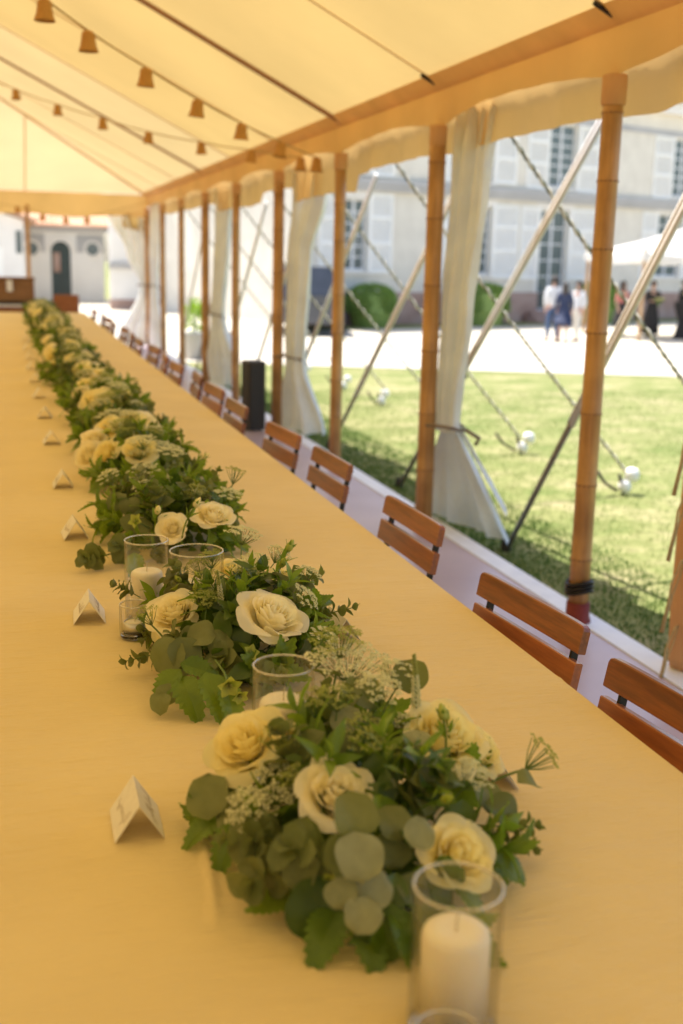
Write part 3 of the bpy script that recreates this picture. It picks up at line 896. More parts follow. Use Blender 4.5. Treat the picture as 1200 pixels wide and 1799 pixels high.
back_me = slat_mesh(.472, .064, .020, -.003, rnd_=True); low_me = slat_mesh(.472, .066, .020, -.003)
seat_me = slat_mesh(.400, .052, .018, 0)
def make_chair():
    t = thing('folding_chair', 'x', 'chair', (1.0, 0, 0), 0, 'wooden folding chairs along the table')
    # local: +X = back side (away from table); origin on the floor under the seat centre
    fr = MB(); hinge = MB()
    for sy in (-1, 1):
        y = sy * .185
        fr.tube([(-.20, y, .02), (.10, y, .44), (.165, y, .60), (.205, y, .84)], .0001, 4)
    fr = MB()
    for sy in (-1, 1):
        m1 = MB(); y = sy * .193
        def bar(p, q, w=.009, d=.004):
            p = Vector(p); q = Vector(q); dd = (q - p).normalized(); nn = Vector((0, 1, 0)).cross(dd).normalized() * w; yy = Vector((0, d, 0))
            m1.hexa([p - nn - yy, p + nn - yy, p + nn + yy, p - nn + yy, q - nn - yy, q + nn - yy, q + nn + yy, q - nn + yy])
        bar((-.21, y, .0), (.11, y, .46)); bar((.11, y, .46), (.155, y, .60)); bar((.155, y, .60), (.196, y, .822))
        m1.build('back_leg', M_steel, t)
        m1 = MB(); y = sy * .180
        bar((.235, y, .0), (-.15, y, .44)); m1.build('front_leg', M_steel, t)
    m1 = MB(); m1.tube([(-.17, -.205, .055), (-.17, .205, .055)], .007, 6); m1.tube([(.19, -.192, .055), (.19, .192, .055)], .007, 6)
    m1.build('cross_bar', M_steel, t)
    for i, (z, x) in enumerate(((.798, .183), (.714, .167))):
        link('back_slat', back_me if i == 0 else low_me, t, (x, 0, z), (0, radians(11), 0))
    for i in range(6):
        link('seat_slat', seat_me, t, (-.175 + .058 * i, 0, .452 - .003 * i), (0, radians(90), 0))
    mb = MB()
    for sy in (-1, 1):
        for z in (.798, .714):
            mb = MB(); mb.tube([(.180 + (z - .702) * .2, sy * .193, z), (.188 + (z - .702) * .2, sy * .193, z)], .005, 8); mb.build('rivet', M_steel, t)
    return t
chair_y = [1.68, 2.33, 3.30, 4.32, 5.05, 6.02, 6.80, 7.55, 8.28, 9.05, 9.85, 10.7, 11.5, 12.4, 13.3, 14.2, 15.2, 16.2]
chair_x = [.985, .982, 1.03, 1.05, 1.025, .995]
chair_rz = [5, 5, 1.5, 2, 4.5, 1.4, 3, -3, 2, -4, 3, 0, -3, 2, -2, 4, -3, 2]
c0 = make_chair()
for i, y in enumerate(chair_y):
    c = c0 if i == 0 else copy_tree(c0)
    c.location = (chair_x[i] if i < 6 else 1.01 + .02 * sin(i * 2.1), y, 0); c.rotation_euler = (0, 0, radians(chair_rz[i]))
    c['label'] = 'brown slatted folding chair, %s from the near end of the row' % ORD[i]

# ------------------------------------------------------------------ flowers
rnd = random.Random(5)
def leaf_geo(mb, M, L, Wd, kind='round', nl=8, fold=.15, curl=.2, rs=0):
    """leaf along +Y from the origin, upper face +Z"""
    vs = []; fs = []
    cols = (-1, -.5, 0, .5, 1) if kind != 'simple' else (-1, 0, 1)
    nc = len(cols)
    for i in range(nl + 1):
        t = i / nl
        if kind in ('round',): w = sqrt(max(0, 1 - (2 * t - 1) ** 2)) ** .9
        elif kind == 'ovate': w = sin(pi * t ** .75) ** .85
        elif kind == 'lance': w = sin(pi * t ** .8) ** 1.1
        elif kind == 'serrate':
            w = sin(pi * min(1, t ** .7)) ** .8 * (1.0 if i % 2 else .80)
        else: w = sin(pi * t ** .8)
        if kind == 'round': w *= 1 + .05 * sin(7 * t + rs * 3)
        if t == 0: w = .04
        if t == 1: w = .02
        for c in cols:
            x = c * w * Wd / 2
            y = t * L
            if kind == 'serrate' and abs(c) == 1 and i % 2: y += L * .05
            z = fold * abs(x) + (.05 * L * c * abs(c) * sin(5 * t + rs * 2) if kind == 'round' else 0) + curl * L * (t - t * t) - curl * L * t * t * .6 + .02 * L * sin(9 * t + rs + 2 * c)
            vs.append(M @ Vector((x, y, z)))
    for i in range(nl):
        for k in range(nc - 1):
            a = i * nc + k; fs.append((a, a + 1, a + nc + 1, a + nc))
    mb.add(vs, fs)
def leaf_mesh(name, mat, kind, L, Wd, nl, fold, curl, rs):
    mb = MB(); leaf_geo(mb, Matrix.Identity(4), L, Wd, kind, nl, fold, curl, rs)
    return mb.mesh(name, mat, kind != 'serrate')
LEAF = {}
for nm, kind, L, Wd, nl in (('euc', 'round', .046, .046, 8), ('eucs', 'ovate', .034, .027, 6), ('ser', 'serrate', .085, .052, 18), ('ova', 'ovate', .062, .034, 8), ('lan', 'lance', .075, .022, 8)):
    mat = {'euc': M_euc, 'eucs': M_euc, 'ser': M_leaf, 'ova': M_leafdark, 'lan': M_leaf}[nm]
    LEAF[nm] = [leaf_mesh('leaf', mat, kind, L, Wd, nl, .15 + .1 * q, .10 + .14 * q, q * 2.1) for q in range(3)]
LEAF['eucp'] = [leaf_mesh('leaf', M_eucpale, 'round', .044, .046, 8, .1, .12 * (q + .5), q) for q in range(3)]
LEAF['big'] = [leaf_mesh('leaf', M_leafdark, 'round', .088, .078, 10, .12, .08, q) for q in range(2)]
LDIM = {'euc': ('round', .046, .046, M_euc), 'eucp': ('round', .044, .046, M_eucpale), 'eucs': ('ovate', .034, .027, M_euc), 'ser': ('serrate', .085, .052, M_leaf), 'ova': ('ovate', .062, .034, M_leafdark), 'lan': ('lance', .075, .022, M_leaf)}
def stem_pts(L, bend, n=7, rot=0):
    p = []
    for i in range(n + 1):
        t = i / n
        p.append(Vector((cos(rot) * bend * t * t * L, sin(rot) * bend * t * t * L, t * L * (1 - .2 * abs(bend) * t))))
    return p
def on(pts, t):
    f = t * (len(pts) - 1); i = min(int(f), len(pts) - 2)
    return pts[i].lerp(pts[i + 1], f - i), (pts[i + 1] - pts[i]).normalized()
def sprig_frames(L, kind, seed):
    r = random.Random(seed)
    pts = stem_pts(L, r.uniform(-.5, .5), rot=r.uniform(0, 6))
    fr = []
    n = {'euc': 5, 'eucp': 4, 'eucs': 6, 'ser': 3, 'ova': 4, 'lan': 4}[kind]
    for i in range(n):
        t = .28 + .70 * i / (n - 1)
        p, d = on(pts, min(t, .999))
        s_ = (1.15 - .5 * i / n) if kind in ('euc', 'eucs', 'eucp') else (1.1 - .45 * i / n)
        base = i * pi / 2 + r.uniform(-.3, .3)
        for sd in (0, pi):
            a = base + sd
            q = d.to_track_quat('Z', 'Y')
            tilt = r.uniform(.75, 1.25) if kind in ('euc', 'eucp', 'eucs') else r.uniform(.55, 1.0)
            # leaf points away from the stem, tilted from the stem axis by 'tilt'
            M = Matrix.Translation(p) @ q.to_matrix().to_4x4() @ Matrix.Rotation(a, 4, 'Z') @ Matrix.Rotation(pi / 2 - tilt, 4, 'X') @ Matrix.Rotation(r.uniform(-.4, .4), 4, 'Y') @ Matrix.Scale(s_ * r.uniform(.85, 1.15), 4)
            fr.append(M)
    p, d = on(pts, .999)
    q = d.to_track_quat('Z', 'Y')
    fr.append(Matrix.Translation(p) @ q.to_matrix().to_4x4() @ Matrix.Rotation(1.3, 4, 'X') @ Matrix.Scale(.6, 4))
    return pts, fr
SPR = {}
def sprig(kind, L, seed):
    key = (kind, round(L, 2), seed % 3)
    if key not in SPR:
        pts, fr = sprig_frames(L, kind, hash(kind) % 7 if False else seed % 3 + len(kind) * 5 + int(L * 100))
        st = MB(); st.tube(pts, [.0022 - .0012 * i / (len(pts) - 1) for i in range(len(pts))], 5)
        stem = st.mesh('stem', M_stem, True)
        jn = MB(); k_, Lf, Wd, mt = LDIM[kind]
        for i, M in enumerate(fr): leaf_geo(jn, M, Lf, Wd, k_, 6 if k_ != 'serrate' else 10, .2, .2, i)
        jn.cur = 1
        jn.tube(pts, .0016, 4)
        joined = jn.mesh('sprig', [mt, M_stem], k_ != 'serrate')
        SPR[key] = (stem, fr, joined)
    return SPR[key]
SPNAME = {'euc': 'eucalyptus_sprig', 'eucp': 'eucalyptus_sprig', 'eucs': 'eucalyptus_sprig', 'ser': 'leafy_sprig', 'ova': 'leafy_sprig', 'lan': 'leafy_sprig'}
def add_sprig(parent, kind, L, seed, M, lod):
    stem, fr, joined = sprig(kind, L, seed)
    if lod == 0:
        o = link(SPNAME[kind], stem, parent, M=M)
        for i, f in enumerate(fr):
            link('leaf', LEAF[kind][i % 3 % len(LEAF[kind])], o, M=f)
        return o
    return link(SPNAME[kind], joined, parent, M=M)

# roses
def petal(mb, ang, rb, rt, h, wid, refl, seed, z0=0, nu=8, nv=7):
    r = random.Random(seed); ph = r.uniform(0, 6); tilt = r.uniform(-.1, .1)
    def fn(u, v):
        c = (u - .5) * 2
        w = wid * (.30 + .70 * sin(min(1, v * 1.3) * pi / 2)) * (1 - .10 * v ** 6)
        a = ang + c * w / 2
        vv = v * (1 - .20 * abs(c) ** 2.4 + .03 * (1 - abs(c)))
        rad = rb + (rt - rb) * (sin(min(1, vv) * pi / 2)) ** .65 + refl * max(0, vv - .60) ** 1.5 * 3.6
        z = z0 + h * vv - refl * max(0, vv - .72) ** 1.4 * 4.2
        rad *= 1 + .04 * sin(3 * c + ph) * v + .05 * c * v
        rad += .0010 * sin(6 * c + ph + 4 * v) * v
        z += .0018 * sin(5 * c + ph) * v * v + tilt * .01 * c
        return (rad * cos(a), rad * sin(a), z)
    mb.grid(fn, nu, nv)
def rose_meshes(seed, openness, ruffle=0):
    r = random.Random(seed); J = lambda q: r.uniform(-q, q)
    core = MB(); a = r.uniform(0, 6)
    for k in range(6): petal(core, a + k * 2.3, .001, .0035 + .0014 * k, .039 + .0005 * k + J(.001), 2.7, .0003 * k, seed * 9 + k, .004, 8, 5)
    def ring(mb, n, rt, h, wid, refl, off, sd, z0=.002):
        for k in range(n):
            petal(mb, off + k * 2 * pi / n + J(.12), .004, rt * openness + ruffle * J(.003), h + J(.0015) + ruffle * J(.002), wid, refl, sd + k, z0, 9, 7)
    ring(core, 4, .0140, .041, 2.1, .0015, .2, seed * 5)
    ring(core, 4, .0175, .041, 1.95, .0025, 1.1, seed * 6)
    ring(core, 5, .0215, .0395, 1.7, .004, .5, seed * 7)
    ring(core, 5, .0260, .0375, 1.6, .006, 1.0, seed * 8)
    core.lathe([(0, -.004), (.006, -.003), (.012, .003), (.012, .008)], 8)
    outer = []
    for q in range(3):
        mb = MB(); petal(mb, 0, .006, (.0305 + .002 * q) * openness, .035 - .0015 * q, 1.65, .009 + .004 * q, seed * 7 + q, -.001, 10, 9)
        outer.append(mb)
    return core, outer
ROSE = {}
for nm, seed, op, ruf, mat in (('a', 3, 1.0, 0, M_rosecream), ('b', 8, 1.10, .3, M_rosecream), ('c', 14, 1.10, .3, M_roseyellow), ('d', 20, 1.05, 1.0, M_roseyellow)):
    core, outer = rose_meshes(seed, op, ruf)
    cm = core.mesh('rose_heart', mat, True); om = [x.mesh('petal', mat, True) for x in outer]
    jn = MB(); jn.xf(core, Matrix.Identity(4))
    lay = []
    for k in range(5): lay.append((k * 2 * pi / 5, k % 3, 1.0))
    for k in range(5): lay.append((k * 2 * pi / 5 + .6, (k + 1) % 3, 1.12))
    for a, q, s_ in lay: jn.xf(outer[q], Matrix.Rotation(a, 4, 'Z') @ Matrix.Scale(s_, 4))
    ROSE[nm] = (cm, om, lay, jn.mesh('rose', mat, True))
cal = MB()
for k in range(5): leaf_geo(cal, Matrix.Rotation(k * 2 * pi / 5, 4, 'Z') @ Matrix.Translation((0, .004, -.002)) @ Matrix.Rotation(.2, 4, 'X'), .024, .009, 'lance', 5, .2, -.4)
cal.tube([(0, 0, -.07), (.003, 0, -.03), (0, 0, 0)], [.0025, .0025, .005], 6)
calyx_me = cal.mesh('calyx', M_leaf, True)
def add_rose(parent, v, loc, d, sc, lod, ra=0):
    cm, om, lay, joined = ROSE[v]
    M = dirM(loc, d, ra, sc)
    if lod == 0:
        o = link('rose', cm, parent, M=M)
        for a, q, s_ in lay: link('petal', om[q], o, M=Matrix.Rotation(a, 4, 'Z') @ Matrix.Scale(s_, 4))
        link('calyx', calyx_me, o)
        return o
    return link('rose', joined, parent, M=M)
# umbels (queen anne's lace type)
def umbel_mesh(R_, nray, nflo, fs_, stemL, mat_f, seed, dome=.3, closed=0):
    r = random.Random(seed); mb = MB()
    st = stem_pts(stemL, .25, rot=r.uniform(0, 6)); top = st[-1]
    mb.tube(st, [.0022, .002, .002, .002, .0018, .0018, .0017, .0016], 6)
    heads = []
    for i in range(nray):
        rr = R_ * sqrt((i + .5) / nray); a = i * 2.399963 + r.uniform(-.2, .2)
        z = .030 + dome * R_ * (1 - (rr / R_) ** 2) + closed * rr + r.uniform(-.003, .003)
        p = top + Vector((rr * cos(a), rr * sin(a), z)); heads.append(p)
        mid = top.lerp(p, .5) + Vector((rr * cos(a), rr * sin(a), 0)) * .08
        mb.tube([top, mid, p], [.0008, .0007, .0006], 3, caps=False)
    mb.cur = 1
    for p in heads:
        ur = R_ / sqrt(nray) * .85
        for j in range(nflo):
            rr = ur * sqrt((j + .5) / nflo); a = j * 2.4 + r.uniform(0, 1)
            c = p + Vector((rr * cos(a), rr * sin(a), .004 - rr * .25 + r.uniform(-.001, .001)))
            n_ = 5; s_ = fs_ * r.uniform(.8, 1.2); tl = Vector((r.uniform(-.4, .4) + cos(a) * .4, r.uniform(-.4, .4) + sin(a) * .4, 1)).normalized()
            ax = tl.orthogonal().normalized(); ay = tl.cross(ax); b0 = r.uniform(0, 6)
            vs = [c - tl * s_ * .5]
            for q in range(n_ * 2):
                an = b0 + pi * q / n_; ro = s_ * (1 if q % 2 == 0 else .55)
                vs.append(c + ax * cos(an) * ro + ay * sin(an) * ro + tl * s_ * (.35 if q % 2 == 0 else .1))
            mb.add(vs, [(0, 1 + q, 1 + (q + 1) % (2 * n_)) for q in range(2 * n_)])
    return mb.mesh('umbel_flower', [M_stem, mat_f], False)
UMB = {'w': umbel_mesh(.048, 30, 13, .0026, .12, M_umbelwhite, 1, .25), 'w2': umbel_mesh(.040, 24, 12, .0026, .12, M_umbelwhite, 2, .5),
       'wl': umbel_mesh(.066, 38, 14, .003, .12, M_umbelwhite, 7, .2),
       'g': umbel_mesh(.040, 26, 11, .0022, .12, M_umbelgreen, 3, .35), 'gc': umbel_mesh(.030, 20, 8, .0022, .10, M_umbelgreen, 4, .1, .35), 'gs': umbel_mesh(.026, 14, 7, .0022, .08, M_umbelgreen, 5, .2)}
# spikes of tiny florets
def spike_mesh(L, seed, mat, mat2):
    r = random.Random(seed); mb = MB()
    st = stem_pts(L * 1.9, .12, rot=r.uniform(0, 6)); mb.tube(st, .0016, 5)
    for i in range(120):
        t = .48 + .52 * i / 120
        p, d = on(st, min(t, .999)); a = i * 2.4
        rad = .0068 * (1.15 - (t - .48) / .52) + .0015
        q = d.to_track_quat('Z', 'Y'); v = q @ Vector((cos(a), sin(a), .5)); c = p + v * rad * .7
        mb.cur = 1 if t < .78 else 2
        s_ = .0021 * (1.2 - .5 * (t - .48) / .52)
        ax = v.orthogonal().normalized(); ay = v.cross(ax)
        vs = [c - v * s_, c + ax * s_, c + ay * s_, c - ax * s_, c - ay * s_, c + v * s_ * 1.3]
        mb.add(vs, [(0, 2, 1), (0, 3, 2), (0, 4, 3), (0, 1, 4), (5, 1, 2), (5, 2, 3), (5, 3, 4), (5, 4, 1)])
    return mb.mesh('flower_spike', [M_stem, mat, mat2], False)
SPK = [spike_mesh(.085, 1, M_umbelwhite, M_umbelgreen), spike_mesh(.06, 2, M_umbelwhite, M_umbelwhite)]
# buds on stems
def bud_mesh(seed, green):
    r = random.Random(seed); mb = MB()
    st = stem_pts(.10, .3, rot=r.uniform(0, 6)); mb.tube(st, .0019, 6)
    top, d = on(st, .999); q = d.to_track_quat('Z', 'Y').to_matrix().to_4x4(); T = Matrix.Translation(top) @ q
    for k in range(3):
        leaf_geo(mb, T @ Matrix.Rotation(k * 2.1, 4, 'Z') @ Matrix.Translation((0, .003, -.03)) @ Matrix.Rotation(1.0, 4, 'X'), .038, .010, 'lance', 5, .2, .1)
    for k in range(5):
        leaf_geo(mb, T @ Matrix.Rotation(k * 2 * pi / 5, 4, 'Z') @ Matrix.Translation((0, .005, 0)) @ Matrix.Rotation(1.35, 4, 'X'), .024, .008, 'lance', 5, .2, .25)
    mb.cur = 1
    b = MB(); b.lathe([(0, 0), (.006, .002), (.0085, .009), (.007, .018), (.0035, .026), (0, .030)], 10, wob=lambda a, z: 1 + .06 * sin(3 * a + z * 150))
    mb.xf(b, T)
    for i in range(len(mb.f) - len(b.f), len(mb.f)): mb.mi[i] = 1
    return mb.mesh('flower_bud', [M_leaf, M_hell if green else M_roseyellow], True)
BUD = [bud_mesh(1, False), bud_mesh(2, True), bud_mesh(4, True)]
# hellebore: nodding five-petal cup
def hell_mesh(seed):
    mb = MB(); r = random.Random(seed)
    mb.tube([(0, 0, -.07), (.004, 0, -.03), (0, 0, 0)], .002, 6); mb.cur = 1
    for k in range(5):
        leaf_geo(mb, Matrix.Rotation(k * 2 * pi / 5, 4, 'Z') @ Matrix.Rotation(.75, 4, 'X'), .027, .023, 'ovate', 6, .25, .3, k)
    mb.cur = 2
    for k in range(14):
        a = k * 2.4; mb.tube([(0, 0, .002), (.005 * cos(a), .005 * sin(a), .013)], .0007, 3)
    return mb.mesh('hellebore_flower', [M_stem, M_hell, M_umbelgreen], True)
HELL = hell_mesh(3)
# joined filling foliage that hides the tray, one mesh reused
def filler_mesh(seed, a, b, h, n=420):
    r = random.Random(seed); mb = MB()
    for i in range(n):
        ph = r.uniform(0, 2 * pi); el = r.uniform(0, 1) ** .8 * pi / 2
        d = Vector((cos(ph) * cos(el), sin(ph) * cos(el), sin(el)))
        rr = r.uniform(.35, .92)
        p = Vector((a * d.x * rr, b * d.y * rr, .02 + h * d.z * rr))
        dd = (d + Vector((r.uniform(-.9, .9), r.uniform(-.9, .9), r.uniform(-.7, .5)))).normalized()
        k = r.choice(['ovate', 'ovate', 'lance', 'round'])
        mb.cur = r.choice([0, 0, 0, 1])
        L = r.uniform(.03, .055)
        M = dirM(p, dd, r.uniform(0, 6)) @ Matrix.Rotation(pi / 2, 4, 'X')
        leaf_geo(mb, M, L, L * (.4 if k == 'lance' else .62 if k == 'ovate' else .85), k, 4, .2, r.uniform(0, .4), i)
    return mb.mesh('filling_foliage', [M_leafdark, M_leaf], True)
FILL = [filler_mesh(1, .17, .33, .12), filler_mesh(2, .16, .36, .11)]
tray = MB(); tray.bbox(0, 0, .022, .050, .15, .020, .006); tray_me = tray.mesh('flower_tray', M_leafdark)

FD = Vector((-.3, -.8, .52)).normalized()      # the side of the arrangement the florist faced
def arrangement(label, c, a, b, h, seed, lod, feats=(), counts=None, rz=0):
    t = thing('flower_arrangement', label, 'flowers', (c[0], c[1], TZ + .002), rz, 'flower arrangements down the middle of the table')
    C0 = Vector((c[0], c[1], TZ + .002))
    link('flower_tray', tray_me, t, (0, 0, .0))
    o = link('filling_foliage', FILL[seed % 2], t, (0, 0, 0), scale=(a / .17, b / .34, h / .13)); o['kind'] = 'stuff'
    r = random.Random(seed)
    cn = dict(euc=10, eucp=3, eucs=8, ser=9, ova=4, lan=8)
    if lod == 1: cn = dict(euc=9, eucp=2, eucs=5, ser=9, ova=6, lan=4)
    if lod >= 2: cn = dict(euc=6, eucp=1, eucs=3, ser=6, ova=4, lan=2)
    if counts: cn.update(counts)
    roses = [(Vector(f_[1:4]) - C0, Vector(f_[4]).normalized(), f_[5] if f_[0][0] == 'R' else f_[5] * .55) for f_ in feats if f_[0][0] == 'R' or f_[0][:4] in ('Leuc', 'Lbig')]
    def blocks(p, q, RR=.062):
        for (P, d, s_) in roses:
            for w in (.4, .7, 1.0, 1.25):
                v = p.lerp(q, w) - P
                if v.length < RR * s_ and v.dot(d) > -.012: return True
                if .0 < v.dot(d) < .13 and (v - d * v.dot(d)).length < .042 * s_: return True
                if lod == 0 and .0 < v.dot(FD) < .15 and (v - FD * v.dot(FD)).length < .050 * s_: return True
        return False
    for kind, n in cn.items():
        for i in range(n * 4):
            if i >= n and cnt >= n: break
            if i == 0: cnt = 0
            if kind == 'ser': el = r.uniform(-.05, .5)
            elif kind in ('euc', 'eucp'): el = r.uniform(.1, 1.1)
            elif kind == 'eucs': el = r.uniform(.1, .9)
            else: el = r.uniform(.2, 1.35)
            ph = 2 * pi * (i + r.uniform(0, .9)) * (1 if i < n else 1.37) / n + seed
            d = Vector((cos(ph) * cos(el), sin(ph) * cos(el), sin(el)))
            L = r.uniform(.07, .105)
            if kind == 'eucs': L = r.uniform(.09, .14)
            f = r.uniform(.52, .72)
            p = Vector((a * d.x * f, b * d.y * f, .035 + h * d.z * f * .9))
            d2 = Vector((d.x / a * .2, d.y / b * .25, d.z + .1)) + Vector((r.uniform(-.4, .4), r.uniform(-.4, .4), r.uniform(-.25, .25)))
            if p.z + d2.normalized().z * L < .015: d2.z = abs(d2.z) * .2
            d2 = d2.normalized()
            if p.z + d2.z * L < .02: d2.z = .0
            if blocks(p, p + d2 * L, .062 if kind in ('lan', 'ova') else .085): continue
            cnt += 1
            add_sprig(t, kind, round(L, 2), r.randint(0, 2), dirM(p, d2, r.uniform(0, 6)), lod)
    # airy umbels, tiny green umbels and buds standing above the leaves
    extra = {0: 10, 1: 9, 2: 6}[lod]
    for i in range(extra * 2):
        ph = r.uniform(0, 2 * pi); el = r.uniform(.45, 1.35)
        d = Vector((cos(ph) * cos(el), sin(ph) * cos(el), sin(el)))
        P = Vector((a * d.x * .95, b * d.y * .95, .045 + h * d.z * .98))
        if blocks(P - d * .05, P + d * .02, .07): continue
        me = r.choice([UMB['w2'], UMB['g'], UMB['gs'], UMB['gs'], BUD[0], BUD[1], BUD[2], HELL, SPK[1]])
        L = .09 if me in BUD or me == SPK[1] else (.0 if me == HELL else .11)
        s2 = r.uniform(.6, .85)
        link(me.name.split('.')[0], me, t, M=dirM(P - d * L * s2, d + Vector((0, 0, .4)), r.uniform(0, 6), s2))
    for fk in feats:
        k, x, y, z = fk[:4]
        d = Vector(fk[4]).normalized() if len(fk) > 4 else Vector((0, -.3, 1))
        s_ = fk[5] if len(fk) > 5 else 1
        P = Vector((x, y, z)) - C0
        if k[0] == 'R': add_rose(t, k[1], P - d * .022 * s_, d, s_, lod, r.uniform(0, 6))
        elif k[0] == 'U':
            me = UMB[k[1:]]; L = .12 if k[1:] not in ('gc', 'gs') else (.10 if k[1:] == 'gc' else .08)
            link('umbel_flower', me, t, M=dirM(P - d * (L + .03) * s_, d, 0, s_))
        elif k[0] == 'S': link('flower_spike', SPK[int(k[1])], t, M=dirM(P - d * .13 * s_, d, r.uniform(0, 6), s_))
        elif k[0] == 'B': link('flower_bud', BUD[int(k[1])], t, M=dirM(P - d * .11 * s_, d, r.uniform(0, 6), s_))
        elif k[0] == 'H': link('hellebore_flower', HELL, t, M=dirM(P, d, r.uniform(0, 6), s_))
        elif k[0] == 'L':   # single leaf facing d
            kind = k[1:]
            # leaf centre at P; its upper face points along d, its tip along the 7th entry
            up = Vector(fk[6]) if len(fk) > 6 else Vector((0, 0, 1))
            y_ = (up - d * up.dot(d)).normalized(); x_ = y_.cross(d)
            M3 = Matrix((x_, y_, d)).transposed().to_4x4()
            Lf = {'big': .088, 'euc': .046, 'eucp': .044, 'ser': .085, 'ova': .062, 'lan': .075}[kind]
            link('leaf', LEAF[kind][r.randint(0, len(LEAF[kind]) - 1)], t, M=Matrix.Translation(P - y_ * Lf * s_ / 2) @ M3 @ Matrix.Scale(s_, 4))
        elif k[0] == 'E':   # sprig ending at P, pointing along d
            add_sprig(t, k[1:], .12 if k[1:] == 'eucs' else .10, r.randint(0, 2), dirM(P - d * (.12 if k[1:] == 'eucs' else .10) * s_, d, r.uniform(0, 6), s_), lod)
    return t
